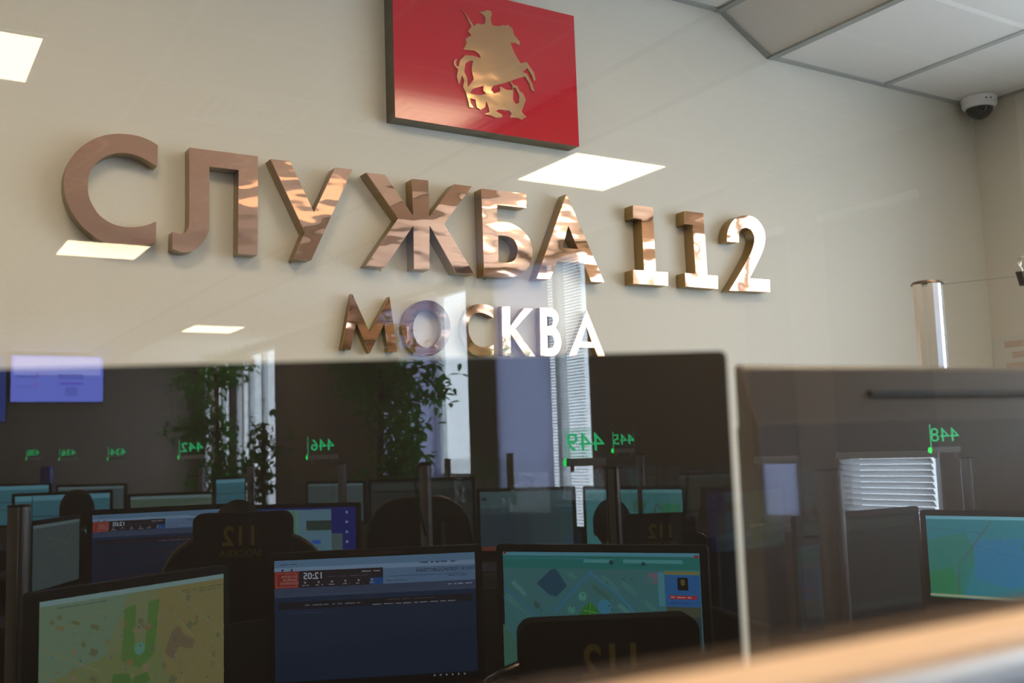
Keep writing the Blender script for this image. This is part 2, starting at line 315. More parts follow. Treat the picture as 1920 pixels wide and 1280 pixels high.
# ------------------------------------------------------------------ wall letters
def crop(ox,oy,s): return lambda q:[(ox+a/s,oy+b/s) for a,b in q]
c4=crop(90,230,4.5714);c5=crop(480,280,4.5714);c6=crop(860,330,5.567);c7=crop(1140,370,5.818);c8=crop(620,530,3.5556)
LET=[
('С','first letter of the long upper word',c4,[[(942,192),(850,140),(750,108),(640,95),(540,98),(430,125),(330,175),(240,250),(180,335),(148,430),(138,520),(150,620),(180,710),(230,800),(300,890),(380,960),(440,1000),(520,1030),(620,1048),(740,1052),(840,1044),(925,1028),(928,845),(840,880),(740,895),(640,890),(540,860),(450,800),(390,720),(350,630),(342,540),(355,440),(400,360),(470,300),(560,265),(650,258),(740,272),(830,310),(937,373)]]),
('Л','second letter of the long upper word',c4,[[(1213,212),(1800,287),(1798,1133),(1630,1122),(1635,405),(1383,375),(1383,870),(1375,930),(1350,990),(1310,1045),(1260,1085),(1200,1108),(1140,1105),(1067,1078),(1070,932),(1110,948),(1150,950),(1185,935),(1205,895),(1213,800)]]),
('У','third letter of the long upper word',c5,[[(125,82),(290,100),(497,540),(680,155),(825,172),(475,948),(322,937),(420,708)]]),
('Ж','six-armed fourth letter of the upper word',c5,[[(945,197),(1105,217),(1347,570),(1340,252),(1477,266),(1485,578),(1700,298),(1850,317),(1612,637),(1872,1072),(1715,1056),(1488,652),(1487,1035),(1355,1026),(1350,650),(1105,1008),(945,993),(1220,588)]]),
('Б','fifth letter of the long upper word',c6,[[(238,130),(705,185),(706,332),(400,297),(405,470),(500,480),(590,515),(680,580),(740,660),(768,740),(768,830),(745,920),(690,995),(620,1040),(540,1053),(268,1040)],[(413,618),(415,900),(500,905),(560,895),(600,850),(615,780),(610,720),(580,665),(530,635),(470,622)]]),
('А','last letter of the long upper word',c6,[[(1125,187),(1520,1108),(1385,1100),(1305,905),(1030,888),(955,1075),(815,1068)],[(1145,515),(1248,762),(1080,750)]]),
('1','first numeral 1, next to the upper word',c7,[[(275,83),(490,107),(522,808),(655,817),(655,963),(278,940),(275,788),(395,796),(368,238),(275,228)]]),
('1','second numeral 1, beside the numeral 2',c7,[[(838,147),(1040,172),(1085,848),(1198,855),(1200,997),(848,970),(840,824),(957,832),(925,299),(840,290)]]),
('2','numeral 2 at the right end of the row',c7,[[(1300,480),(1302,400),(1325,320),(1362,258),(1412,218),(1480,197),(1560,203),(1630,243),(1685,315),(1713,400),(1712,490),(1685,590),(1635,700),(1545,882),(1765,898),(1768,1030),(1325,1015),(1420,860),(1515,690),(1570,580),(1597,480),(1592,410),(1562,352),(1505,330),(1455,345),(1432,395),(1427,490)]]),
('М','first letter of the short lower word',c8,[[(143,72),(262,335),(392,92),(445,460),(383,458),(357,275),(260,470),(172,268),(133,447),(75,443)]]),
('О','round second letter of the lower word',c8,[[(640+160*math.cos(R_(a)),302+186*math.sin(R_(a))) for a in range(0,360,12)],[(645+96*math.cos(R_(a)),305+128*math.sin(R_(a))) for a in range(0,360,12)]]),
('С','third letter of the short lower word',c8,[[(1085,165),(1045,147),(1000,140),(955,147),(912,178),(885,230),(873,300),(880,370),(908,430),(950,475),(1000,492),(1048,490),(1087,480),(1087,412),(1045,428),(1000,427),(955,402),(925,350),(917,290),(928,240),(958,208),(1000,200),(1045,212),(1085,235)]]),
('К','fourth letter of the short lower word',c8,[[(1140,155),(1195,158),(1197,292),(1290,168),(1350,172),(1230,305),(1365,492),(1302,489),(1200,340),(1202,487),(1148,485)]]),
('В','fifth letter of the short lower word',c8,[[(1395,165),(1465,170),(1500,185),(1518,215),(1518,255),(1500,300),(1525,340),(1537,390),(1530,440),(1505,478),(1470,490),(1400,487)],[(1440,222),(1478,226),(1484,250),(1478,285),(1443,290)],[(1444,348),(1482,352),(1492,392),(1484,432),(1447,437)]]),
('А','last letter of the short lower word',c8,[[(1708,185),(1830,492),(1782,491),(1760,433),(1655,430),(1636,490),(1588,489)],[(1705,285),(1742,395),(1670,392)]]),
]
for i,(ch,lab,cr,loops) in enumerate(LET):
    big=i<9; yf=WALL-(.046 if big else .026); yb=WALL-.004
    L2=[]
    for l in loops:
        q=smooth_loop(cr(l)); L2.append([(on_y(a,b,yf).x,on_y(a,b,yf).z) for a,b in q])
    cx=sum(a for a,b in L2[0])/len(L2[0]); z0=min(b for a,b in L2[0])
    noun='numeral' if ch.isdigit() else 'letter'
    t=empty('wall_'+noun,(cx,yb,z0),0,'%s polished copper %s %s, %s'%('large' if big else 'small',noun,ch,lab.replace('numeral 1, ','of the two 1s, ').replace('numeral 2 ','standing ')),'sign '+noun)
    t['group']='large copper characters of the upper row' if big else 'small copper letters of the lower row'
    bm=bmesh.new(); prism(bm,L2,lambda a,b,k:(a-cx,(yf if k==0 else yf+.0025)-yb,b-z0),1); bmesh.ops.recalc_face_normals(bm,faces=bm.faces[:])
    obj('face_plate',bm,copper,t)
    bm=bmesh.new(); prism(bm,L2,lambda a,b,k:(a-cx,(yf+.0025 if k==0 else yb)-yb,b-z0),1); bmesh.ops.recalc_face_normals(bm,faces=bm.faces[:])
    obj('side_return',bm,brass,t)
    bm=bmesh.new()
    for k in (.12,.88):
        j=min(range(len(L2[0])),key=lambda n:abs(n-k*len(L2[0]))); 
    # stand-off pins behind the letter
    xs=sorted(L2[0]); a,b=xs[len(xs)//3]; cyl(bm,(xs[2][0]+.008-cx,0,xs[2][1]-z0),(xs[2][0]+.008-cx,.004,xs[2][1]-z0),.003,n=8); obj('stand_off_pin',bm,brass,t)
# ------------------------------------------------------------------ emblem board
yf=WALL-.055; bl=on_y(741,218,yf); br=on_y(1086,276,yf); tr=on_y(1078,30.5,yf); zt=tr.z; zb=(bl.z+br.z)/2; x0,x1=bl.x,br.x
t=empty('emblem_board',((x0+x1)/2,WALL-.004,zb),0,'red lacquered board with a gold horseman and dragon relief high on the wall','wall emblem')
def inv(bm): bm.transform(Matrix.Translation(-Vector(t.location))); return bm
bm=bmesh.new(); bbox(bm,(x0,yf,zb),(x1,yf+.003,zt)); obj('red_face',inv(bm),red,t)
bm=bmesh.new(); bbox(bm,(x0,yf+.003,zb),(x1,WALL,zt)); obj('board_edge',inv(bm),P('dark_bronze',(.16,.13,.06),.42,1),t)
ce=crop(700,0,4.2667)
horse=[(695,70),(745,128),(765,160),(798,212),(830,190),(860,200),(886,196),(892,150),(878,128),(840,95),(872,98),(905,84),(935,92),(943,120),(932,150),(945,205),(985,213),(1030,207),(1040,200),(1050,212),(1068,200),(1110,235),(1120,280),(1140,305),(1168,340),(1162,368),(1130,345),(1090,345),(1120,420),(1150,475),(1175,510),(1222,498),(1245,535),(1278,580),(1292,640),(1278,655),(1262,605),(1225,548),(1188,580),(1222,592),(1244,635),(1265,675),(1286,742),(1258,722),(1242,668),(1208,615),(1150,630),(1092,652),(1118,682),(1145,690),(1165,730),(1192,750),(1216,800),(1200,845),(1182,895),(1200,920),(1220,935),(1205,948),(1180,962),(1150,945),(1085,942),(1100,912),(1080,887),(1000,878),(975,892),(1000,905),(1030,922),(1022,942),(975,945),(930,925),(880,916),(925,900),(918,865),(898,812),(888,860),(852,880),(822,860),(812,800),(768,788),(776,830),(796,865),(765,860),(748,790),(738,748),(712,700),(722,650),(705,605),(680,680),(662,620),(672,560),(638,520),(640,487),(665,470),(655,505),(660,530),(676,538),(690,485),(730,445),(785,448),(855,468),(840,435),(800,408),(715,400),(742,350),(735,312),(778,285),(752,255),(780,215),(762,180),(738,128)]
holes=[[(722,575),(732,510),(765,490),(792,490),(780,560),(798,635),(765,680),(750,705),(745,630)],[(792,712),(878,688),(872,725),(895,752),(850,765),(800,758),(768,748)],[(1114,700),(1112,800),(1132,832),(1158,828),(1162,770),(1135,712)],[(936,722),(950,692),(1085,655),(1108,685),(1108,722),(1060,722),(1008,692),(1008,735),(960,752),(948,735)]]
L2=[[(on_y(a,b,yf).x,on_y(a,b,yf).z) for a,b in ce(l)] for l in [horse]+holes]
bm=bmesh.new(); prism(bm,L2,lambda a,b,k:(a,yf-.004 if k==0 else yf-.0002,b),1); bmesh.ops.recalc_face_normals(bm,faces=bm.faces[:]); tag(obj('horseman_relief',inv(bm),gold,t),'gold horseman and dragon relief')
# ------------------------------------------------------------------ dome camera in the corner
p=at(1840,189,1); r=ray(1840,192); k=(LO-CZ)/r.z; p=ORG+r*k; p.z=LO
p=Vector((min(p.x,XR-.085),min(p.y,WALL-.085),LO))
t=empty('dome_camera',p,0,'white ceiling dome camera with smoked bubble in the corner','security camera')
bm=bmesh.new(); cyl(bm,(0,0,-.042),(0,0,0),.066,.070,40); obj('housing',bm,white_m,t,False); bev(t.children[0],.008,4)
bm=bmesh.new(); sph(bm,(0,0,-.040),(.053,.053,.050),0,32,20)
for v in [v for v in bm.verts if v.co.z>-.0401]: bm.verts.remove(v)
obj('smoked_dome',bm,P('smoked_acrylic',(.012,.016,.02),.06,spec=.7),t,True)
bm=bmesh.new(); cyl(bm,(0,0,-.046),(0,0,-.041),.058,.060,40); obj('collar_ring',bm,white_m,t)
dr=Vector((-p.x,-p.y,0)).normalized(); s=Vector((-dr.y,dr.x,0)); bm=bmesh.new()
for q,ww in ((.028,.008),(.045,.005)):
    a=Vector((0,0,-.022))+(dr*math.sqrt(.0685**2-q*q)+s*q); sph(bm,a,(.004,.004,.003*ww/.008+.001),0,10,8)
obj('slot_mark',bm,blk,t)
# ------------------------------------------------------------------ near glass partition with its rail
clear=glass_mat('glass_body',False); near=glass_mat('glass_reflecting',True,.085)
t=empty('glass_partition',(1.0,G,0),0,'tall clear glass partition on a low aluminium rail, mirroring the office','glass partition')
def invt(bm,t): bm.transform(Matrix.Translation(-Vector(t.location))); return bm
RZ=CZ-.069
bm=bmesh.new(); vs=bbox(bm,(-2.6,G,RZ-.01),(3.84,G+.008,LO-.012))
for f in bm.faces: f.material_index=0 if f.normal.y<-.9 else 1
bm.normal_update()
for f in bm.faces: f.material_index=0 if f.normal.y<-.9 else 1
obj('glass_pane',invt(bm,t),[near,clear],t)
def railprof(pts): 
    bm=bmesh.new(); prism(bm,[pts],lambda a,b,k:(-2.6 if k==0 else 3.84,a,b),1); bmesh.ops.recalc_face_normals(bm,faces=bm.faces[:]); return invt(bm,t)
oak=P('oak_trim',(.93,.64,.44),.42)
y1=G-.001; y0_=G-.024
o=obj('wood_cap',railprof([(y1,RZ),(y0_+.004,RZ),(y0_,RZ-.003),(y0_,RZ-.006),(y1,RZ-.006)]),oak,t); 
o=obj('aluminium_rail',railprof([(y1,RZ-.0065),(y0_-.003,RZ-.0065),(y0_-.005,RZ-.009),(y0_-.005,RZ-.015),(y0_+.006,RZ-.016),(y0_+.006,RZ-.0195),(y0_-.005,RZ-.0205),(y0_-.005,RZ-.030),(y0_+.006,RZ-.031),(y0_+.006,RZ-.0345),(y0_-.005,RZ-.0355),(y0_-.005,RZ-.06),(y1,RZ-.06)]),P('rail_aluminium',(.80,.83,.94),.40,.6),t)
o=obj('lower_panel',railprof([(y1,RZ-.0605),(y0_+.004,RZ-.0605),(y0_+.004,.0),(y1,.0)]),panel_m,t)
# ------------------------------------------------------------------ monitors
def rot2(A,B): d=(B-A); return math.atan2(d.y,d.x)
class Screen:
    """flat picture of a display, drawn in the photo's own left-to-right order (the photo sees it mirrored)"""
    def __init__(s,w,h,k=4.8): s.w,s.h,s.k=w,h,k; s.bm=bmesh.new(); s.m=[]; s.lay=0
    def mi(s,c):
        m=EM(c,s.k)
        if m not in s.m: s.m.append(m)
        return s.m.index(m)
    def pt(s,u,v): return (s.w/2-u*s.w,-.00015*s.lay,s.h-v*s.h)
    def poly(s,pts,c):
        s.lay+=1; i=s.mi(c); vs=[s.bm.verts.new(s.pt(*p)) for p in pts]
        for tri in tessellate_polygon([[Vector((a,b,0)) for a,b in pts]]):
            try: f=s.bm.faces.new([vs[j] for j in tri]); f.material_index=i
            except ValueError: pass
    def rect(s,a,b,c,d,col): s.poly([(a,b),(c,b),(c,d),(a,d)],col)
    def line(s,p,q,w,col):
        dx=(q[0]-p[0])*s.w; dy=(q[1]-p[1])*s.h; L=math.hypot(dx,dy) or 1; nx=-dy/L*w/2; ny=dx/L*w/2
        s.poly([(p[0]+nx,p[1]+ny*s.w/s.h),(q[0]+nx,q[1]+ny*s.w/s.h),(q[0]-nx,q[1]-ny*s.w/s.h),(p[0]-nx,p[1]-ny*s.w/s.h)],col)
    def path(s,pts,w,col):
        for a,b in zip(pts,pts[1:]): s.line(a,b,w,col)
    def disc(s,u,v,r,col,n=10): s.poly([(u+r*math.cos(2*math.pi*i/n),v+r*s.w/s.h*math.sin(2*math.pi*i/n)) for i in range(n)],col)
    def text(s,t,u,v,size,col,bold=0.0):
        s.lay+=1; i=s.mi(col); c=s.pt(u,v); add_text(s.bm,t,size*s.h,lambda a,b:(c[0]+a,c[1],c[2]+b),i,bold)
    def ring(s,a,b,c,d,w,col):
        s.line((a,b),(c,b),w,col);s.line((c,b),(c,d),w,col);s.line((c,d),(a,d),w,col);s.line((a,d),(a,b),w,col)
rnd=random.Random(3)
def dashes(s,a,b,v,n,col,h=.006):
    u=a
    while u<b:
        l=rnd.uniform(.01,.05); s.rect(u,v-h/2,min(u+l,b),v+h/2,col); u+=l+rnd.uniform(.006,.02)
def scr_map1(s):       # near left: yellow-green street map
    s.rect(0,0,1,1,(112,124,88)); s.poly([(0,0),(.45,0),(.3,.5),(0,.8)],(104,128,104)); s.poly([(.6,0),(1,0),(1,1),(.55,1)],(122,118,78)); 
    s.rect(0,0,1,.035,(120,150,150)); s.poly([(.0,.55),(.6,.35),(.7,1),(0,1)],(110,122,80))
    s.poly([(.42,.14),(.48,.12),(.47,.42),(.50,.46),(.53,.42),(.55,.12),(.61,.11),(.58,.5),(.5,.58),(.40,.5)],(82,118,62)); s.disc(.5,.44,.03,(90,140,120))
    s.poly([(.36,.58),(.44,.6),(.46,.66),(.40,.70),(.35,.64)],(78,112,58)); s.poly([(.47,.63),(.54,.62),(.56,.68),(.50,.72),(.46,.69)],(78,112,58))
    for a,b in (((0,.45),(.45,1)),((0,.62),(.3,1)),((.62,.12),(1,.75)),((.7,.05),(1,.5)),((.55,1),(1,.4)),((0,.3),(.3,.55)),((.1,.2),(.36,.1))): s.line(a,b,.007,(122,128,94))
    s.path([(.62,.13),(.72,.25),(.85,.5),(.93,.62),(1,.75)],.004,(136,100,60))
    for i in range(60):
        u,v=rnd.uniform(.02,.95),rnd.uniform(.1,.95); a=rnd.choice((.6,.9,-.8)); l=rnd.uniform(.02,.05)
        s.line((u,v),(u+l*math.cos(a),v+l*math.sin(a)),rnd.uniform(.012,.03),rnd.choice([(118,110,78),(126,118,92),(100,104,74)]))
    s.poly([(.66,.36),(.70,.32),(.73,.4),(.80,.46),(.78,.52),(.70,.48),(.66,.56),(.62,.5)],(108,98,76))
    for i in range(60): s.disc(rnd.uniform(.03,.97),rnd.uniform(.08,.95),.004,rnd.choice([(60,80,140),(50,60,80),(150,70,60),(60,110,120)]))
    dashes(s,.05,.3,.05,4,(60,80,80)); dashes(s,.7,.95,.07,4,(60,80,60)); dashes(s,.72,.93,.09,4,(70,86,70))
def scr_work(s,dark=True,rows=0):      # incident list with clock
    s.rect(0,0,1,1,(12,34,58)); s.rect(0,0,1,.52,(20,40,68)); s.poly([(0,.45),(1,.33),(1,.6),(0,.75)],(16,38,62))
    s.rect(0,0,1,.06,(84,118,148)); s.rect(0,.06,1,.10,(112,140,168)); dashes(s,.03,.14,.035,4,(50,60,80)); s.disc(.04,.08,.006,(40,56,80)); s.disc(.085,.08,.006,(40,56,80)); dashes(s,.72,.92,.065,3,(60,70,110),.012)
    s.rect(.535,.10,1,.225,(84,112,144)); s.rect(0,.225,1,.30,(52,66,92))
    s.rect(0,.09,.12,.225,(118,42,38)); s.ring(.010,.105,.108,.215,.003,(170,90,84))
    for t,v in (('создать',.13),('новую',.157),('карточку',.184)): s.text(t,.072,v,.034,(170,130,126))
    s.rect(.12,.09,.535,.225,(34,30,38)); s.text('12:05',.19,.135,.075,(176,188,200),.01)
    dashes(s,.43,.52,.115,3,(130,140,150),.009); dashes(s,.26,.46,.145,5,(70,74,88),.006); s.rect(.47,.17,.535,.225,(22,70,130)); 
    for i in range(6): s.disc(.15+i*.066,.185,.006,(120,128,140)); dashes(s,.135+i*.066,.172+i*.066,.208,1,(120,128,140),.008)
    s.text('Поиск происшествий',.86,.125,.052,(22,34,60)); s.line((.56,.165),(.96,.165),.002,(30,44,70)); dashes(s,.86,.96,.18,3,(40,54,80)); dashes(s,.55,.66,.20,3,(50,64,90))
    dashes(s,.86,.98,.25,3,(130,142,160),.009); dashes(s,.02,.45,.285,3,(60,78,104)); dashes(s,.55,.95,.285,3,(58,74,100))
    s.rect(.02,.335,.98,.395,(22,24,34)); dashes(s,.15,.42,.365,6,(96,100,112),.010); dashes(s,.48,.9,.385,6,(120,124,140),.008); dashes(s,.55,.8,.35,6,(80,72,80)); dashes(s,.08,.3,.425,6,(50,66,92))
    if rows:
        for i in range(rows): s.rect(.02,.36+i*.6/rows,.97,.36+(i+.45)*.6/rows,(24,30,44) if i%3 else (44,26,36))
    else:
        s.rect(.02,.965,1,1,(4,8,14))
        for i in range(6): s.disc(.78+i*.03,.982,.005,(120,130,140))
def scr_map2(s):       # near centre: teal map with dark square block
    s.rect(0,0,1,1,(58,108,112)); s.rect(0,0,1,.03,(76,138,156)); s.rect(0,.03,1,.135,(28,108,104)); s.rect(0,.04,.45,.06,(40,116,122))
    for a in (.43,.63,.77): s.rect(a,.055,a+.15,.085,(70,140,144)); 
    s.disc(.57,.08,.012,(30,60,70)); s.disc(.73,.09,.010,(30,60,70)); s.rect(.005,.0,.02,.018,(120,20,24)); s.rect(.975,.015,.995,.04,(130,50,56))
    s.poly([(.26,.14),(.285,.14),(.31,.2),(.34,.28),(.30,.34),(.28,.37),(.24,.35),(.18,.26),(.22,.2)],(30,72,92)); 
    s.path([(.475,.14),(.38,.30),(.27,.50)],.010,(48,112,146)); s.path([(.455,.16),(.60,.34),(.70,.52)],.010,(50,118,150)); s.path([(0,.30),(.10,.42),(.2,.56)],.009,(48,104,136)); s.path([(0,.38),(.16,.56)],.006,(64,120,140))
    s.path([(.5,.15),(.72,.42)],.006,(52,100,120))
    for a,b,c,d in ((.05,.25,.12,.36),(.35,.17,.39,.22),(.52,.19,.6,.30),(.62,.24,.69,.33),(.47,.27,.56,.38),(.72,.38,.78,.46),(.02,.36,.08,.46),(.60,.42,.66,.5)): s.line((a,b),(c,d),.022,rnd.choice([(66,122,116),(60,96,92),(78,128,128)]))
    s.poly([(.16,.40),(.19,.42),(.20,.46),(.17,.47)],(54,84,84)); s.disc(.53,.44,.035,(56,122,150),12); s.disc(.42,.36,.022,(74,140,128),10); s.disc(.36,.47,.02,(70,134,124),9)
    s.poly([(.46,.40),(.50,.48),(.44,.55),(.38,.55),(.42,.46)],(38,112,30)); s.line((.42,.47),(.49,.49),.003,(110,160,120)); s.line((.46,.41),(.45,.55),.002,(110,160,120))
    s.disc(.775,.2,.028,(110,96,110),12); s.disc(.765,.215,.017,(66,112,116),10); s.rect(.80,.15,.83,.42,(70,130,146))
    for i in range(24): s.disc(rnd.uniform(.02,.8),rnd.uniform(.16,.9),.004,(26,56,70))
    s.rect(.835,.135,1,.17,(80,124,104)); s.rect(.835,.15,1,.16,(150,100,40)); s.rect(.835,.17,1,.42,(36,92,150)); s.rect(.895,.19,.945,.29,(14,18,20)); s.rect(.91,.205,.93,.25,(90,84,40)); s.rect(.855,.33,.985,.36,(150,40,50)); dashes(s,.86,.97,.345,3,(190,150,150),.008); dashes(s,.86,.97,.39,3,(30,50,120),.006); s.rect(.84,.42,1,1,(46,60,66)); s.rect(.84,.42,1,.5,(70,74,60))
    s.poly([(0,.6),(.1,.8),(.05,1),(0,1)],(60,104,90))
def scr_map3(s):       # right edge: blue-green map
    s.rect(0,0,1,1,(28,124,138)); s.rect(0,0,1,.04,(96,168,186)); s.poly([(0,.3),(.25,.2),(.33,.45),(.2,1),(0,1)],(26,120,112)); s.poly([(.3,.3),(.62,.25),(.95,.7),(.5,.85),(.3,.75)],(32,118,158)); s.poly([(.62,.2),(1,.12),(1,.6),(.72,.52),(.60,.38)],(22,122,72)); s.poly([(0,.7),(.15,.62),(.22,1),(0,1)],(20,122,82))
    s.path([(.42,.06),(.3,.35),(.2,.6),(.18,1)],.008,(70,96,92)); s.path([(.30,.35),(.6,.5),(1,.8)],.003,(40,80,110)); s.path([(0,.15),(.4,.2)],.003,(40,80,120))
    for i in range(30): s.disc(rnd.uniform(.02,.98),rnd.uniform(.08,.9),.003,rnd.choice([(30,60,110),(110,60,50),(20,70,100)]))
    s.rect(0,.955,1,.985,(150,160,130))
def scr_dark(s):
    s.rect(0,0,1,1,(34,42,44)); s.rect(.02,.03,.98,.13,(44,56,56)); s.rect(.02,.14,.5,.17,(18,22,26)); dashes(s,.03,.9,.2,6,(50,62,62)); s.rect(.02,.86,.98,.9,(40,54,50)); s.rect(0,.93,1,1,(14,24,30))
def scr_black(s): s.rect(0,0,1,1,(14,20,26)); s.poly([(.1,.1),(.8,.05),(.8,.9),(.1,.9)],(18,25,30))
def scr_doc(s):
    s.rect(0,0,1,1,(46,68,76)); s.rect(0,0,1,.28,(58,84,90)); s.rect(.02,.10,.07,.15,(24,36,42)); dashes(s,.2,.95,.2,5,(40,60,66)); dashes(s,.2,.95,.25,5,(40,60,66)); s.rect(0,.40,.55,.93,(38,58,68)); s.rect(0,.93,1,1,(104,50,44))
def scr_map4(s):
    s.rect(0,0,1,1,(60,124,128)); s.poly([(.5,.2),(.58,.12),(.65,.2),(.6,.35),(.52,.32)],(54,110,90)); s.path([(.7,.4),(.75,.2),(.82,.35),(.78,.5)],.02,(64,100,92)); s.rect(.8,.2,.98,.5,(44,126,92)); s.rect(0,0,1,.05,(90,150,156)); s.path([(0,.6),(.4,.3),(.5,0)],.006,(84,140,140))
def scr_desktop(s):
    s.rect(0,0,1,1,(18,30,104)); s.rect(.02,.03,.78,1,(88,132,128)); s.rect(.48,.03,.78,1,(84,122,140)); s.rect(.55,.2,.78,.35,(40,60,56)); s.rect(.6,.5,.68,.56,(28,84,170)); s.poly([(.05,.1),(.45,.05),(.45,.9),(.1,.9)],(84,120,92)); s.rect(.78,.4,.88,1,(72,92,96))
    for i in range(6): s.disc(.92,.08+i*.15,.012,(110,140,180))
def scr_grey(s):
    s.rect(0,0,1,1,(62,78,80)); s.rect(0,0,1,.05,(90,112,116))
    for i in range(10): s.line((rnd.random(),rnd.random()),(rnd.random(),rnd.random()),.008,(74,92,84))
def scr_green(s): s.rect(0,0,1,1,(72,92,80)); s.rect(0,0,1,.08,(100,124,128)); s.poly([(.4,.3),(.5,.2),(.52,.6),(.42,.7)],(60,96,60)); s.path([(0,.4),(1,.2)],.01,(96,112,96))
def scr_teal(s): s.rect(0,0,1,1,(52,104,118)); s.rect(0,0,1,.1,(84,140,156)); s.rect(0,.4,1,.44,(36,80,92)); s.rect(0,.6,.6,.64,(36,84,96))
def monitor(A,B,ztop,draw,label,group=None,hr=.62,desk=.68,name='monitor',bez=.019,k=4.8,sticker=False):
    """A = the viewer's left top corner, B = the right one (real places)"""
    A=Vector((A.x,A.y,0)); B=Vector((B.x,B.y,0)); w=(B-A).length; h=w*hr; rz=rot2(A,B); C=(A+B)/2
    t=empty(name,(C.x,C.y,desk),rz,label,'monitor',group); zb=ztop-h-desk
    zb=max(zb,.012)
    bm=bmesh.new(); prism(bm,[rrect(w,h,.010,4,0,zb+h/2)],lambda a,b,k:(a,.0 if k==0 else .024,b),1); bmesh.ops.recalc_face_normals(bm,faces=bm.faces[:])
    prism(bm,[rrect(w*.62,h*.6,.03,4,0,zb+h*.45)],lambda a,b,k:(a*(1 if k==0 else .9),.0241 if k==0 else .055,b),1); bmesh.ops.recalc_face_normals(bm,faces=bm.faces[:])
    obj('casing',bm,blk,t)
    s=Screen(w-2*bez,h-2*bez-.006,k); draw(s); o=obj('screen',s.bm,s.m,t); o.location=(0,-.0006,zb+bez+.006)
    bm=bmesh.new(); box(bm,(0,.045,(zb+.1)/2),(.05,.02,zb+.1)); bev(obj('stand_neck',bm,blk,t),.004)
    bm=bmesh.new(); prism(bm,[rrect(.24,.17,.05,5)],lambda a,b,k:(a,b+.045,.0 if k==0 else .012),1); bmesh.ops.recalc_face_normals(bm,faces=bm.faces[:]); obj('stand_base',bm,blk,t)
    if sticker:
        bm=bmesh.new(); box(bm,(.0,-.0008,zb+h-bez/2),(.13*w/.5,.001,.006)); tag(obj('strip_label',bm,P('dull_red_tape',(.20,.03,.035),.6),t),'dull red tape strip on the top bezel')
    return t
def rmon(pxl,pyl,dl,pxr,pyr,dr,*a,**k):     # by the two top corners seen in the glass
    PL=rat(pxl,pyl,dl); PR=rat(pxr,pyr,dr); return monitor(PR,PL,(PL.z+PR.z)/2,*a,**k)
rmon(57,1112,1.97,430,1058,2.40,scr_map1,'monitor with a yellow-green street map, nearest at lower left',hr=.66)
rmon(500,1038,2.63,903,1020,2.70,scr_work,'monitor showing the 12:05 clock page, nearest in the middle',hr=.64,sticker=True)
rmon(930,1020,2.69,1325,1022,2.47,scr_map2,'monitor with a teal map and dark square block, behind the near chair',hr=.62)
rmon(1724,955,3.48,2055,960,3.12,scr_map3,'monitor with a blue-green map at the right edge',hr=.58)
rmon(1492,967,3.38,1722,949,3.70,scr_dark,'monitor with a dim grey page left of the blue-green map',hr=.62,sticker=True)
rmon(1343,1012,2.72,1470,975,3.12,scr_black,'switched-off dark monitor between the two foreground backs',hr=.6)
rmon(893,917,5.7,1078,910,5.6,scr_doc,'monitor with a grey document page under the window pier',hr=.66)
rmon(1092,912,5.5,1284,909,5.1,scr_map4,'monitor with a pale teal map beside the post of sign 449',hr=.62)
rmon(163,960,3.75,432,940,3.95,lambda s:scr_work(s,rows=12),'monitor with the 12:05 list page left of the seated operator',hr=.62)
rmon(456,943,4.75,674,945,4.65,scr_desktop,'monitor with a blue desktop and map window right of the operator',hr=.6)
rmon(58,976,4.2,152,965,4.7,scr_grey,'narrow grey map monitor beside the near left post',hr=.62)
rmon(690,897,6.2,890,895,6.0,scr_dark,'dim monitor behind the empty black chair and post',hr=.6)
rmon(573,902,6.7,685,900,6.5,scr_grey,'grey monitor left of the empty black chair',hr=.6)
rmon(22,925,6.4,212,918,6.6,scr_teal,'teal monitor behind the second operator head at far left',hr=.6)
rmon(240,925,7.4,402,922,7.4,scr_green,'pale green map monitor above the 12:05 list page',hr=.5)
rmon(402,895,8.3,462,893,8.6,scr_teal,'narrow teal monitor under the leafy plant',hr=.9)
rmon(-40,905,8.2,96,908,8.2,scr_teal,'teal monitor at the far left edge, back row',hr=.6)
rmon(106,906,8.4,236,909,8.2,scr_grey,'pale grey monitor in the back row by the wall screen',hr=.6)
# standing tablet on the desk
A=rat(828,957,4.95);B=rat(880,930,5.35)
t=empty('folded_laptop',((A.x+B.x)/2,(A.y+B.y)/2,.68),rot2(B,A),'half-open grey laptop standing beside the empty black chair','laptop')
w=(A-B).length; bm=bmesh.new(); box(bm,(0,0,.165),(w,.012,.33)); bev(obj('lid',bm,P('laptop_shell',(.16,.18,.21),.35,.6),t),.003)
bm=bmesh.new(); box(bm,(0,-.11,.008),(w,.22,.016)); bev(obj('keyboard_deck',bm,blk,t),.003)
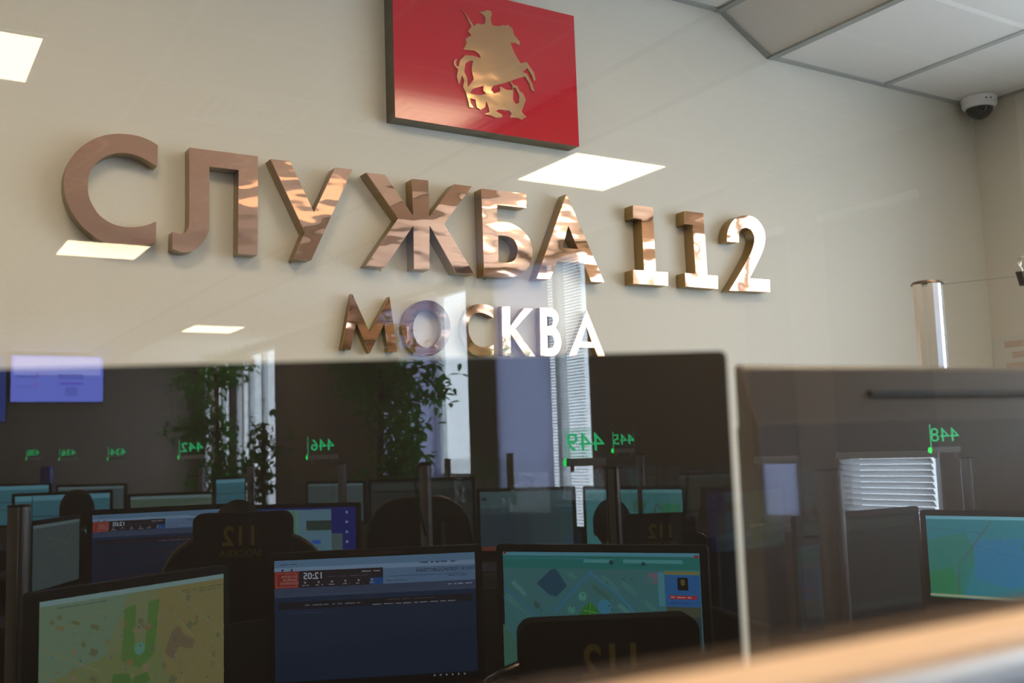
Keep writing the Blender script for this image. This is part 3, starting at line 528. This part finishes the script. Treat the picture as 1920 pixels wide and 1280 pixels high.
# ------------------------------------------------------------------ the two foreground monitors seen from behind
def near_monitor(L,R_pt,ztop,h,label,slit):
    """L,R as the camera sees the back (real places)"""
    L=Vector((L.x,L.y,0));Rp=Vector((R_pt.x,R_pt.y,0)); w=(Rp-L).length; rz=rot2(L,Rp); C=(L+Rp)/2; zb=ztop-h-.75
    t=empty('monitor_seen_from_behind',(C.x,C.y,.75),rz,label,'monitor','foreground monitors beyond the glass')
    # local -Y faces the camera = back of the monitor
    hs=h-.052 if slit else h
    bm=bmesh.new(); prism(bm,[rrect(w,hs,.005,4,0,zb+hs/2)],lambda a,b,k:(a,-.010 if k==0 else .018,b),1); bmesh.ops.recalc_face_normals(bm,faces=bm.faces[:])
    o=obj('back_shell',bm,shell if not slit else bump(P('satin_grey_shell',(.070,.056,.052),.34),500,.1,.0008),t); bev(o,.002,3,50)
    bm=bmesh.new(); prism(bm,[rrect(w*.5,h*.36,.03,4,0,zb+h*.2)],lambda a,b,k:(a*(.92 if k==0 else 1),-.032 if k==0 else -.0101,b),1); bmesh.ops.recalc_face_normals(bm,faces=bm.faces[:]); bev(obj('rear_hump',bm,shell,t),.005,3,50)
    bm=bmesh.new(); prism(bm,[rrect(w-.02,h-.03,.004,3,0,zb+h/2)],lambda a,b,k:(a,.0185 if k==0 else .0195,b),1); bmesh.ops.recalc_face_normals(bm,faces=bm.faces[:]); obj('screen',bm,EM((90,110,120),.6),t)
    if slit:
        bm=bmesh.new(); prism(bm,[[(-.010,zb+hs-.004),(.018,zb+hs-.004),(.018,zb+h),(.012,zb+h),(.006,zb+h-.003)]],lambda a,b,k:((-w/2 if k==0 else w/2),a,b),1); bmesh.ops.recalc_face_normals(bm,faces=bm.faces[:]); bev(obj('sloped_top',bm,MATS['satin_grey_shell'],t),.003,3,30)
        bm=bmesh.new(); box(bm,(.06,-.001,zb+h-.027),(w*.72,.009,.005)); tag(obj('vent_slot',bm,blk,t),'long dark vent slot near the top edge')
    bm=bmesh.new(); box(bm,(0,-.022,(zb+.12)/2),(.06,.02,zb+.12)); bev(obj('stand_neck',bm,blk,t),.004)
    bm=bmesh.new(); prism(bm,[rrect(.26,.2,.05,5)],lambda a,b,k:(a,b,.0 if k==0 else .012),1); bmesh.ops.recalc_face_normals(bm,faces=bm.faces[:]); obj('stand_base',bm,blk,t)
    return t
Rp=at(1355,662,.762); Lp=at(-60,693,.718); near_monitor(Lp,Rp,(Rp.z+Lp.z)/2+.0,.40,'large dark monitor back filling the lower left foreground',False)
Lp=at(1399,681,.885); Rp=at(2150,700,1.12); near_monitor(Lp,Rp,Lp.z,.40,'monitor back with long vent slot at the right foreground',True)
# worktop behind the glass
t=empty('worktop',(.9,.85,0),0,'dark worktop carrying the two foreground monitors','desk')
bm=bmesh.new(); bbox(bm,(-.9,G+.03,.722),(3.0,1.55,.75)); bev(obj('desk_top',invt(bm,t),desk_m,t),.003)
for x,y in ((-.8,.35),(2.9,.35),(-.8,1.47),(2.9,1.47)):
    bm=bmesh.new(); bbox(bm,(x-.03,y-.03,0),(x+.03,y+.03,.722)); obj('leg',invt(bm,t),alu,t)
# ------------------------------------------------------------------ posts, panes, signs
edge_m=P('glass_edge',(.03,.045,.03),.3)
def post_profile(r=.025):
    o=[]
    for i in range(32):
        a=2*math.pi*i/32; rr=r*(0.80 if i%8 in (0,) else 1.0)
        o.append((rr*math.cos(a),rr*math.sin(a)))
    return o
def post(p,ztop,m,label,z0=0,r=.025,capm=blk,group='aluminium screen posts between the desks'):
    t=empty('screen_post',(p.x,p.y,z0),random.Random(int(abs(p.x*1000))).uniform(0,.7),label,'post',group)
    bm=bmesh.new(); prism(bm,[post_profile(r)],lambda a,b,k:(a,b,0 if k==0 else ztop-z0-.006),1); bmesh.ops.recalc_face_normals(bm,faces=bm.faces[:]); obj('shaft',bm,m,t)
    bm=bmesh.new(); cyl(bm,(0,0,ztop-z0-.006),(0,0,ztop-z0),r*1.08,r*.95,24); obj('cap',bm,capm,t); return t
def pane(p,q,z0,z1,label,th=.006,r=.025,down=None,panel=True):
    p=Vector((p.x,p.y,0));q=Vector((q.x,q.y,0)); d=(q-p).normalized(); p=p+d*(r+.003); q=q-d*(r+.003); L=(q-p).length; C=(p+q)/2
    t=empty('desk_screen',(C.x,C.y,0 if panel else z0),math.atan2(d.y,d.x),label,'desk screen','glass desk screens between posts'); zz=0 if panel else z0
    bm=bmesh.new(); box(bm,(0,0,(z0+z1)/2-zz),(L,th,z1-z0)); bm.normal_update()
    for f in bm.faces: f.material_index=1 if abs(f.normal.y)<.5 else (0 if f.normal.y<0 else 2)
    obj('glass',bm,[glass_mat('screen_glass',True,.07),edge_m,clear],t)
    if panel:
        bm=bmesh.new(); box(bm,(0,0,z0/2-.001),(L,.03,z0-.002)); obj('panel',bm,panel_m,t)
PZ=CZ-.058
P1=rat(36,950,2.4);P3=rat(1148,880,3.6);P4=rat(1553,880,2.10);P2=rat(797,870,4.4);P5=rat(1812,852,3.95)
post(P1,CZ-.083,alu_d,'near dark post at the lower left edge'); post(P3,CZ-.062,alu_d,'post holding sign 449 in the middle'); post(P4,CZ-.053,alu_d,'thick near post left of the dim grey monitor page',r=.027)
post(P2,CZ-.038,alu_d,'post with a black cable looped over its top'); post(P5,CZ-.075,alu,'post holding sign 448 at right')
P6=rat(956,850,6.3);P7=rat(839,852,7.8);P8=rat(641,866,6.0);P9=rat(1200,850,5.3);P10=rat(470,866,6.9);P11=rat(378,868,8.2)
for p,l,m in ((P6,'slim post in front of the lavender shade',alu_d),(P7,'slim distant post by the bright window strip',alu_d),(P8,'post holding sign 446',alu_d),(P9,'post holding sign 445',alu_d),(P10,'slim post in front of the far leafy plant',alu_d),(P11,'distant post holding sign 442',alu_d)):
    post(p,CZ-(.03 if p is not P6 else .005),m,l)
PT=CZ-.42
pane(P1,P3,PT,CZ-.066,'long glass desk screen between the near left post and sign 449'); pane(P3,P4,PT,CZ-.058,'glass desk screen between sign 449 and the thick near post')
pane(P7,P6,PT,CZ-.035,'distant glass desk screen left of the slim post'); pane(P6,P9,PT,CZ-.035,'distant glass desk screen under sign 445'); pane(P10,P8,PT,CZ-.05,'distant glass desk screen under sign 446')
bm=bmesh.new(); q=P2.copy(); base=Vector((q.x,q.y,CZ-.036)); sx=Vector((-1,0,0))
pts=[base+Vector((.0,0,.002)),base+Vector((-.03,0,.004)),base+Vector((-.055,0,-.02)),base+Vector((-.062,0,-.08)),base+Vector((-.055,0,-.16)),base+Vector((-.03,.02,-.3))]
for v in pts: v.y+=.03
tube_bm(bm,pts,.006); tag(obj('cable',bm,blk),'black cable looped over the top of the middle post','cable')
grn=EM((20,225,90),9.0); grn_d=EM((30,215,130),5.0)
def number_sign(px0,px1,py0,py1,d,num,label,k=1.0,bright=True):
    """px0..px1, py0..py1: the acrylic plate and its base as mirrored"""
    a=rat(px0,py1,d);b=rat(px1,py1,d); top=rat(px0,py0,d); w=(a-b).length; h=top.z-a.z; C=(a+b)/2; rz=rot2(b,a)
    t=empty('number_sign',(C.x,C.y,a.z),rz,label,'desk number sign','lit acrylic desk number signs')
    bh=h*.20
    bm=bmesh.new(); box(bm,(0,0,bh/2),(w,.022,bh)); bev(obj('sign_base',bm,P('sign_base_paint',(.62,.62,.66),.4),t),.002)
    bm=bmesh.new(); box(bm,(0,0,bh+(h-bh)/2),(w*.98,.004,h-bh)); obj('acrylic_plate',bm,glass_mat('acrylic',True,.05,(.9,.98,.94)),t)
    bm=bmesh.new(); add_text(bm,num,(h-bh)*.86,lambda x,y:(x,-.0028,bh+(h-bh)*.5+y),0,.0,1.0 if w/h<1.3 else 1.15); obj('number',bm,grn_d,t)
    bm=bmesh.new(); box(bm,(w/2-.002,0,bh+(h-bh)/2),(.0025,.005,h-bh)); obj('lit_edge',bm,grn_d,t)
    bm=bmesh.new(); sph(bm,(w/2+.002,0,bh*.5),(.009,.012,bh*.55),0,12,10); tag(obj('indicator_lamp',bm,grn,t),'green indicator lamp')
    for s in (-.35,.35):
        bm=bmesh.new(); box(bm,(s*w,0,-.010),(.012,.012,.020)); obj('mounting_foot',bm,alu_d,t)
number_sign(1062,1136,803,874,3.55,'449','lit desk sign reading 449, largest of the signs')
number_sign(577,633,818,862,5.9,'446','lit desk sign reading 446 in front of the dark wall')
number_sign(1150,1190,809,849,5.25,'445','lit desk sign reading 445 right of the tall window')
number_sign(1746,1800,795,849,3.9,'448','lit desk sign reading 448 at the right')
number_sign(336,384,825,861,8.1,'442','lit desk sign reading 442 by the far plant')
number_sign(203,240,838,863,10.3,'434','faint desk sign left of the far plant, nearest of three')
number_sign(112,145,840,863,11.0,'436','faint desk sign below the wall screen')
number_sign(50,76,841,862,12.0,'438','faint desk sign, farthest left of all')
number_sign(796,812,820,850,8.6,'443','tiny lit sign at the edge of the tall leafy plant')
# the real post, screen and binder clip at right
pr=at(1738,528,1.9); ztop=pr.z; t=empty('screen_post',(pr.x,pr.y,.75),R_(25),'bright aluminium post with dark oval cap right of the numerals','post')
prof=[]
for sgn in (1,-1):
    prof+= [(sgn*.026,-sgn*.014),(sgn*.026,-sgn*.005),(sgn*.019,-sgn*.003),(sgn*.019,sgn*.003),(sgn*.026,sgn*.005),(sgn*.026,sgn*.014),(sgn*.018,sgn*.022),(sgn*.005,sgn*.024),(sgn*.003,sgn*.017),(-sgn*.003,sgn*.017),(-sgn*.005,sgn*.024),(-sgn*.018,sgn*.022)]
bm=bmesh.new(); prism(bm,[prof],lambda a,b,k:(a,b,0 if k==0 else ztop-.75-.006),1); bmesh.ops.recalc_face_normals(bm,faces=bm.faces[:]); obj('shaft',bm,alu_b,t)
bm=bmesh.new(); cyl(bm,(0,0,ztop-.75-.006),(0,0,ztop-.75),.030,.026,32); bev(obj('cap',bm,P('bronze_cap',(.12,.09,.07),.35,.8),t),.002,3)
dv=Vector((.429,-.903,0)); q0=Vector((pr.x,pr.y,0)); q1=q0+dv*.82
t2=empty('desk_screen',((q0+q1)/2).to_tuple()[:2]+(.75,),math.atan2(dv.y,dv.x),'clear glass screen running forward from the bright post','desk screen')
L=.79; zt_=ztop-.008; bm=bmesh.new(); box(bm,(.011,0,(zt_-.75)/2),(L,.006,zt_-.75)); bm.normal_update()
for f in bm.faces: f.material_index=1 if abs(f.normal.y)<.5 else (0 if f.normal.y<0 else 2)
obj('glass',bm,[glass_mat('screen_glass',True,.07),P('glass_edge_olive',(.10,.09,.05),.35),clear],t2)
c=q0+dv*.165; t=empty('binder_clip',(c.x,c.y,zt_),math.atan2(dv.y,dv.x)+0,'black binder clip with wire loops gripping the glass top edge','binder clip')
bm=bmesh.new()
def tri(k): return [(-.0048 if k<0 else .0048,-.017),( .0,.0)]
for sgn in (-1,1):
    vs=[bm.verts.new(v) for v in ((-.016,sgn*.009,.006),(.016,sgn*.009,.006),(.012,sgn*.0042,-.016),(-.012,sgn*.0042,-.016))]
    vs2=[bm.verts.new(v) for v in ((-.016,sgn*.0078,.006),(.016,sgn*.0078,.006),(.012,sgn*.0034,-.016),(-.012,sgn*.0034,-.016))]
    bm.faces.new(vs); bm.faces.new(vs2[::-1])
    for i in range(4): bm.faces.new([vs[i],vs2[i],vs2[(i+1)%4],vs[(i+1)%4]])
box(bm,(0,0,.0065),(.032,.018,.0012)); cyl(bm,(-.012,-.0045,-.016),(.012,-.0045,-.016),.0016,n=10); cyl(bm,(-.012,.0045,-.016),(.012,.0045,-.016),.0016,n=10)
bmesh.ops.recalc_face_normals(bm,faces=bm.faces[:]); obj('spring_body',bm,blk,t)
for sgn in (-1,1):
    bm=bmesh.new(); pts=[(-.003,sgn*.0055,-.014),(-.0035,sgn*.011,.004),(-.006,sgn*.014,.012),(-.010,sgn*.017,.020),(-.008,sgn*.020,.028),(0,sgn*.021,.031),(.008,sgn*.020,.028),(.010,sgn*.017,.020),(.006,sgn*.014,.012),(.0035,sgn*.011,.004),(.003,sgn*.0055,-.014)]
    tube_bm(bm,pts,.0009,8); tag(obj('wire_handle',bm,P('chrome_wire',(.8,.75,.68),.15,1),t),'chrome wire handle')
# poster on the right wall
r=ray(1862,634); a=ORG+r*(XR/r.x); r=ray(1866,688); b=ORG+r*(XR/r.x)
t=empty('wall_notice',(XR-.003,a.y-.21,b.z-.1),0,'pale paper notice pinned to the side wall behind the bright post','poster')
bm=bmesh.new(); box(bm,(0,0,(a.z-b.z+.1)/2),(.002,.42,a.z-b.z+.1)); obj('sheet',bm,P('notice_paper',(.62,.62,.60),.6),t)
bm=bmesh.new()
for i in range(4): box(bm,(-.0016,.12-.03*(i%2),(a.z-b.z+.1)*(.85-.2*i)),(.0008,.08,.025))
obj('picture_block',bm,P('notice_print',(.55,.42,.36),.6),t)
# ------------------------------------------------------------------ desks in the office behind the camera
def desk(px,dist,w,dp,label,rz=None,py=1150):
    p=rat(px,py,dist); t=empty('desk',(p.x,p.y,0),rz if rz is not None else math.pi,label,'desk','dark office desks')
    bm=bmesh.new(); box(bm,(0,0,.665),(w,dp,.03)); bev(obj('desk_top',bm,desk_m,t),.003)
    for sx in (-1,1):
        bm=bmesh.new(); box(bm,(sx*(w/2-.03),0,.325),(.03,dp-.08,.65)); obj('side_panel',bm,panel_m,t)
    bm=bmesh.new(); box(bm,(0,dp/2-.06,.45),(w-.1,.02,.4)); obj('modesty_panel',bm,panel_m,t)
desk(925,2.52,1.05,.44,'desk under the 12:05 page and teal block map monitors',math.pi+.56)
desk(235,2.02,.62,.4,'desk under the yellow-green street map monitor',math.pi-.46)
desk(1720,3.35,1.5,.6,'desk under the blue-green map monitor at right',math.pi+.2)
desk(1090,5.35,1.25,.5,'desk under the grey document and pale teal maps',math.pi+.56)
desk(470,4.35,1.2,.45,'desk in front of the seated operator',math.pi+.56)
desk(105,4.45,.6,.4,'desk under the narrow grey map monitor',math.pi+.56)
desk(800,5.9,.9,.5,'desk behind the empty black chair',math.pi+.56)
desk(632,6.6,.65,.4,'desk under the grey monitor beside the dark wall',math.pi+.56)
desk(118,6.5,.9,.5,'desk before the operator at far left',math.pi+.56)
desk(320,7.4,.9,.5,'desk under the pale green map monitor',math.pi+.56)
desk(432,8.45,.5,.5,'small desk under the narrow teal monitor',math.pi+.56)
desk(100,8.3,1.6,.5,'desk under the back row monitors at far left',math.pi+.56)
# ------------------------------------------------------------------ chairs (they face away from the glass)
def chair(px,py,d,wpx,label,rz,text=True,headrest=True,group='black office chairs at the desks'):
    """px,py: middle of the head-rest top as mirrored"""
    p=rat(px,py,d); ht=p.z; t=empty('office_chair',(p.x,p.y,0),rz,label,'office chair',group)
    s=wpx*d/FPX/.31; s=max(.9,min(s,1.15))
    dz=ht-1.22
    def W(name,bm,m,par=t,b=0,sm=False):
        o=obj(name,bm,m,par,sm)
        if b: bev(o,b,3,30)
        return o
    # local +Y is where the sitter looks, the back of the chair faces -Y
    if headrest:
        bm=bmesh.new(); pts=rrect(.31*s,.17,.03,5,0,ht-.085)
        prism(bm,[pts],lambda a,b,k:(a,(-.035 if k==0 else .03)+ (a/.155)**2*.018,b),1); bmesh.ops.recalc_face_normals(bm,faces=bm.faces[:]); hr=W('head_rest',bm,fabric,t,.012)
        if text:
            bm=bmesh.new(); add_text(bm,'112',.085,lambda x,y:(x,-.0365,ht-.075+y),0,.02,.9); add_text(bm,'МОСКВА',.030,lambda x,y:(x,-.0365,ht-.128+y),0,.005,1.0); tag(obj('embroidery',bm,gthread,hr),'gold embroidered 112')
    bt=ht-.05 if headrest else ht
    bm=bmesh.new(); out=[]; bw=.27*s
    for i in range(25):
        a=math.pi*i/24; out.append((bw*math.copysign(abs(math.cos(a))**.62,math.cos(a)),bt-.30+.28*abs(math.sin(a))**.7))
    out+= [(-bw*.92,bt-.55),(-bw*.7,bt-.62),(bw*.7,bt-.62),(bw*.92,bt-.55)]
    prism(bm,[out],lambda a,b,k:(a,(.0 if k==0 else .07)+(a/bw)**2*.03,b),1); bmesh.ops.recalc_face_normals(bm,faces=bm.faces[:]); W('backrest',bm,fabric,t,.015)
    bm=bmesh.new(); tube_bm(bm,[(a*1.02,.0+(a/bw)**2*.03,b+.004) for a,b in out[:25]],.010,10); W('back_frame',bm,P('chair_frame',(.4,.34,.30),.15,1),t,0,True)
    sz=.46+dz*.6
    bm=bmesh.new(); prism(bm,[rrect(.50,.48,.09,6)],lambda a,b,k:(a,b+.25,sz if k==0 else sz+.09),1); bmesh.ops.recalc_face_normals(bm,faces=bm.faces[:]); W('seat',bm,fabric,t,.02)
    for sx in (-1,1):
        bm=bmesh.new(); tube_bm(bm,[(sx*.24,.10,sz+.03),(sx*.31,.12,sz+.10),(sx*.32,.14,sz+.2),(sx*.31,.2,sz+.22),(sx*.30,.38,sz+.22)],.016,10); W('armrest',bm,blk,t,0,True)
    bm=bmesh.new(); cyl(bm,(0,.25,.09),(0,.25,sz),.028); W('gas_stem',bm,alu_d,t)
    bm=bmesh.new(); box(bm,(0,.03,(sz+bt-.5)/2),(.07,.03,max(.08,bt-.5-sz+.1))); W('back_bracket',bm,blk,t)
    for i in range(5):
        a=2*math.pi*i/5+.3; e=Vector((.28*math.cos(a),.25+.28*math.sin(a),.075)); bm=bmesh.new(); cyl(bm,(0,.25,.10),e,.022,.015,10); lg=W('base_arm',bm,blk,t); bm=bmesh.new(); cyl(bm,(e.x-.012,e.y,.028),(e.x+.012,e.y,.028),.028,n=16); obj('caster',bm,blk,lg)
    return t
chair(455,960,3.30,180,'black office chair with gold 112, operator seated in front of the list page',math.pi+.5)
chair(1235,962,4.4,135,'black office chair with gold 112 beside the post of sign 449',math.pi+.5)
chair(1140,1157,1.90,340,'nearest black office chair, gold 112 showing over the rail',math.pi+.5)
chair(785,925,4.95,110,'empty black office chair behind the cable-topped post',math.pi+.5,text=False,headrest=False)
# ------------------------------------------------------------------ seated operators
def person(px,py,d,rz,label,hair=hair_m,sh=shirt):
    """px,py = crown of the head as mirrored; built seated, looking along local +Y"""
    p=rat(px,py,d); top=p.z; t=empty('person',(p.x,p.y,0),rz,label,'person')
    J=dict(pel=(0,.0,top-.86),sp=(0,-.02,top-.62),ch=(0,-.01,top-.42),nk=(0,.0,top-.26),hd=(0,.015,top-.19),
      sl=(-.17,-.01,top-.33),el=(-.23,.08,top-.58),wl=(-.17,.30,top-.60),sr=(.17,-.01,top-.33),er=(.23,.08,top-.58),wr=(.17,.30,top-.60),
      hl=(-.10,.03,top-.88),kl=(-.14,.36,top-.84),al=(-.14,.38,.10),tl=(-.14,.50,.05),hr=(.10,.03,top-.88),kr=(.14,.36,top-.84),ar=(.14,.38,.10),tr=(.14,.50,.05))
    rad=dict(pel=.15,sp=.125,ch=.135,nk=.055,hd=.05,sl=.07,el=.045,wl=.03,sr=.07,er=.045,wr=.03,hl=.09,kl=.065,al=.042,tl=.035,hr=.09,kr=.065,ar=.042,tr=.035)
    E=[('pel','sp'),('sp','ch'),('ch','nk'),('nk','hd'),('ch','sl'),('sl','el'),('el','wl'),('ch','sr'),('sr','er'),('er','wr'),('pel','hl'),('hl','kl'),('kl','al'),('al','tl'),('pel','hr'),('hr','kr'),('kr','ar'),('ar','tr')]
    K=list(J); me=bpy.data.meshes.new('body'); me.from_pydata([J[k] for k in K],[(K.index(a),K.index(b)) for a,b in E],[])
    o=link(bpy.data.objects.new('body',me),t); me.materials.append(sh)
    m=o.modifiers.new('skin','SKIN')
    for i,k in enumerate(K):
        v=me.skin_vertices[0].data[i]; v.radius=(rad[k],rad[k]*(.8 if k in('pel','sp','ch') else 1)); v.use_root=(k=='pel')
    o.modifiers.new('sub','SUBSURF').render_levels=1
    bm=bmesh.new(); sph(bm,(0,.012,top-.115),(.076,.095,.112),0,24,18)
    for v in bm.verts:
        z=(v.co.z-(top-.115))/.112
        if z<-.2: v.co.x*=1-.25*(-z-.2); v.co.y=.012+(v.co.y-.012)*(1-.15*(-z-.2))
    sph(bm,(0,.112,top-.135),(.012,.018,.022),0,10,8)
    for s in (-1,1): sph(bm,(s*.078,.005,top-.125),(.010,.018,.030),0,10,8)
    obj('head',bm,skin,t,True)
    bm=bmesh.new()
    for s in (-1,1): sph(bm,(s*.030,.100,top-.11),(.012,.008,.007),0,10,8)
    obj('eyes',bm,white_m,t,True)
    bm=bmesh.new(); sph(bm,(0,.098,top-.178),(.022,.010,.006),0,10,8); obj('mouth',bm,P('lips',(.4,.15,.13),.5),t,True)
    bm=bmesh.new(); sph(bm,(0,-.002,top-.095),(.088,.103,.110),0,28,20)
    for v in [v for v in bm.verts if v.co.y>.045 and v.co.z<top-.05]: bm.verts.remove(v)
    for v in bm.verts: 
        if v.co.z<top-.1: v.co.y-=.012*(top-.1-v.co.z)/.1
    obj('hair',bm,hair,t,True)
    for s in (-1,1):
        bm=bmesh.new(); b=Vector((s*.17,.30,top-.60)); sph(bm,b+Vector((0,.045,0)),(.038,.050,.016),0,14,10)
        for i in range(4):
            f=b+Vector(((i-1.5)*.019,.085,0)); tube_bm(bm,[f,f+Vector((0,.030,.004)),f+Vector((0,.052-.006*abs(i-1.4),-.008))],.0085,8)
        f=b+Vector((-s*.034,.03,0)); tube_bm(bm,[f,f+Vector((-s*.018,.024,-.004)),f+Vector((-s*.020,.048,-.008))],.009,8)
        obj('hand',bm,skin,t,True)
    return t
person(447,944,3.62,math.pi+.5,'dark-haired person seated in the chair with gold 112, seen from behind')
person(1146,940,4.72,math.pi+.5,'dark-haired person seated facing the pale teal map, seen from behind')
person(145,922,5.6,math.pi+.5,'dark-haired person seated before the teal monitor at far left')
# ------------------------------------------------------------------ leafy plants
leaf_m=translucent('ficus_leaf',(.10,.36,.06),.45); bark=P('bark',(.10,.07,.05),.9)
def plant(px,d,py_top,spread,label,n,seed,lean=0.0):
    rr=random.Random(seed); p=rat(px,860,d); top=rat(px,py_top,d).z
    t=empty('potted_ficus',(p.x,p.y,0),0,label,'potted plant','tall potted ficus plants')
    bm=bmesh.new(); cyl(bm,(0,0,0),(0,0,.36),.15,.20,28); bev(obj('pot',bm,P('grey_pot',(.25,.25,.27),.5),t),.01)
    bm=bmesh.new(); cyl(bm,(0,0,.355),(0,0,.365),.18,n=28); obj('soil',bm,P('soil',(.04,.03,.02),1),t)
    bm=bmesh.new(); tr=[(0,0,.36),(.02,.01,.8),(-.01,.02,1.2),(.02,0,1.6),(0,.01,top-.2)]; tube_bm(bm,tr,.022,10); br=[]
    for i in range(16):
        z=rr.uniform(.95,top-.25); a=rr.uniform(0,6.28); L=spread*rr.uniform(.5,1)*(.55+.45*math.sin(math.pi*min(1,(z-.8)/(top-.8))))
        q=Vector((math.cos(a)*L,math.sin(a)*L,z+rr.uniform(.1,.3))); tube_bm(bm,[(0,0,z),q*.5+Vector((0,0,z*.5+.06)),q],.006,6); br.append((Vector((0,0,z)),q))
    obj('trunk',bm,bark,t)
    bm=bmesh.new()
    for i in range(n):
        a,q=rr.choice(br); c=a.lerp(q,rr.uniform(.25,1.15))+Vector((rr.gauss(0,.06),rr.gauss(0,.06),rr.gauss(0,.09)-.03))
        if rr.random()<.12: c=Vector((rr.gauss(0,.1),rr.gauss(0,.1),rr.uniform(top-.35,top)))
        s=rr.uniform(.034,.058); M=Matrix.Translation(c)@Matrix.Rotation(rr.uniform(0,6.28),4,'Z')@Matrix.Rotation(rr.uniform(-1.3,.4),4,'X')@Matrix.Rotation(rr.uniform(-.5,.5),4,'Y')
        P_=[(0,0,0),(s*.42,s*.55,.004),(s*.38,s*1.05,0),(0,s*1.7,-.012),(-s*.38,s*1.05,0),(-s*.42,s*.55,.004)]
        vs=[bm.verts.new(M@Vector(v)) for v in P_]; bm.faces.new([vs[0],vs[1],vs[2],vs[3]]); bm.faces.new([vs[0],vs[3],vs[4],vs[5]])
    obj('foliage',bm,leaf_m,t); return t
plant(712,7.3,590,.46,'tall bushy ficus in front of the window with the bright strip',2200,5)
plant(405,10.9,662,.50,'tall ficus by the farthest windows',1500,11)
plant(492,9.3,790,.25,'low leafy plant right of the far ficus',350,13)
t=plant(728,7.3,660,.32,'tall ficus beside the window next to the glass partition',900,21); t.location=(3.36,-.50,0)
# ------------------------------------------------------------------ far wall screens
def wall_screen(pxa,pya,pxb,pyb,label,main=True):
    yv=2*G-YB-.08
    a=on_y(pxa,pya,yv); b=on_y(pxb,pyb,yv); w=b.x-a.x; h=a.z-b.z; C=Vector(((a.x+b.x)/2,vy(yv),b.z))
    t=empty('wall_screen',C,math.pi,label,'television')
    bm=bmesh.new(); box(bm,(0,.02,h/2),(w+.03,.04,h+.03)); bev(obj('casing',bm,blk,t),.004)
    s=Screen(w,h,7.5)
    if main:
        s.rect(0,0,1,1,(98,112,205)); s.rect(.03,.04,.97,.42,(140,150,225)); dashes(s,.05,.3,.46,3,(70,80,160),.03); dashes(s,.05,.26,.68,3,(80,90,165),.03); dashes(s,.5,.78,.42,3,(60,66,150),.03); dashes(s,.5,.78,.48,3,(70,76,160),.03); s.rect(.52,.58,.77,.63,(88,80,190)); 
        for i in range(4): dashes(s,.58,.71,.70+i*.05,2,(60,66,150),.025)
        s.disc(.27,.62,.014,(150,70,150)); s.disc(.28,.40,.012,(150,80,160))
    else: s.rect(0,0,1,1,(30,50,110)); s.rect(.1,.1,.9,.4,(60,90,150))
    o=obj('screen',s.bm,s.m,t); o.location=(0,-.0008,0)
wall_screen(21,665,193,753,'wall-mounted television with a pale blue page, mirrored at left')
wall_screen(-160,662,10,790,'second wall television cut by the left edge',False)
bm=bmesh.new(); p=rat(88,900,12.8); t=empty('water_cooler_bottle',(p.x,p.y,0),0,'blue water bottle on a stand below the wall screen','water cooler')
bm=bmesh.new(); box(bm,(0,0,.5),(.28,.28,1.0)); bev(obj('stand',bm,white_m,t),.02)
bm=bmesh.new(); cyl(bm,(0,0,1.0),(0,0,1.35),.08,.08,24); bev(obj('bottle',bm,P('blue_bottle',(.03,.07,.35),.2),t),.02)
# ------------------------------------------------------------------ light, camera, view
w=bpy.data.worlds.new('daylight'); sc.world=w; w.use_nodes=True; bg=w.node_tree.nodes['Background']; bg.inputs[0].default_value=(.74,.88,1.0,1); bg.inputs[1].default_value=8.6
cam=bpy.data.cameras.new('camera'); co=bpy.data.objects.new('camera',cam); COL.objects.link(co); sc.camera=co
M=Matrix((Rv,Uv,-Fv)).transposed().to_4x4(); M.translation=ORG; co.matrix_world=M
cam.sensor_width=36; cam.lens=36*FPX/1920; cam.clip_start=.02; cam.clip_end=100
cam.dof.use_dof=True; cam.dof.focus_distance=2.75; cam.dof.aperture_fstop=4.6
sc.view_settings.view_transform='Standard'; sc.view_settings.look='None'; sc.view_settings.gamma=1; sc.view_settings.exposure=.06
sc.view_settings.use_curve_mapping=False
cy=sc.cycles; cy.max_bounces=10; cy.diffuse_bounces=4; cy.glossy_bounces=6; cy.transparent_max_bounces=24; cy.transmission_bounces=8; cy.caustics_reflective=True; cy.sample_clamp_indirect=6; cy.use_denoising=True
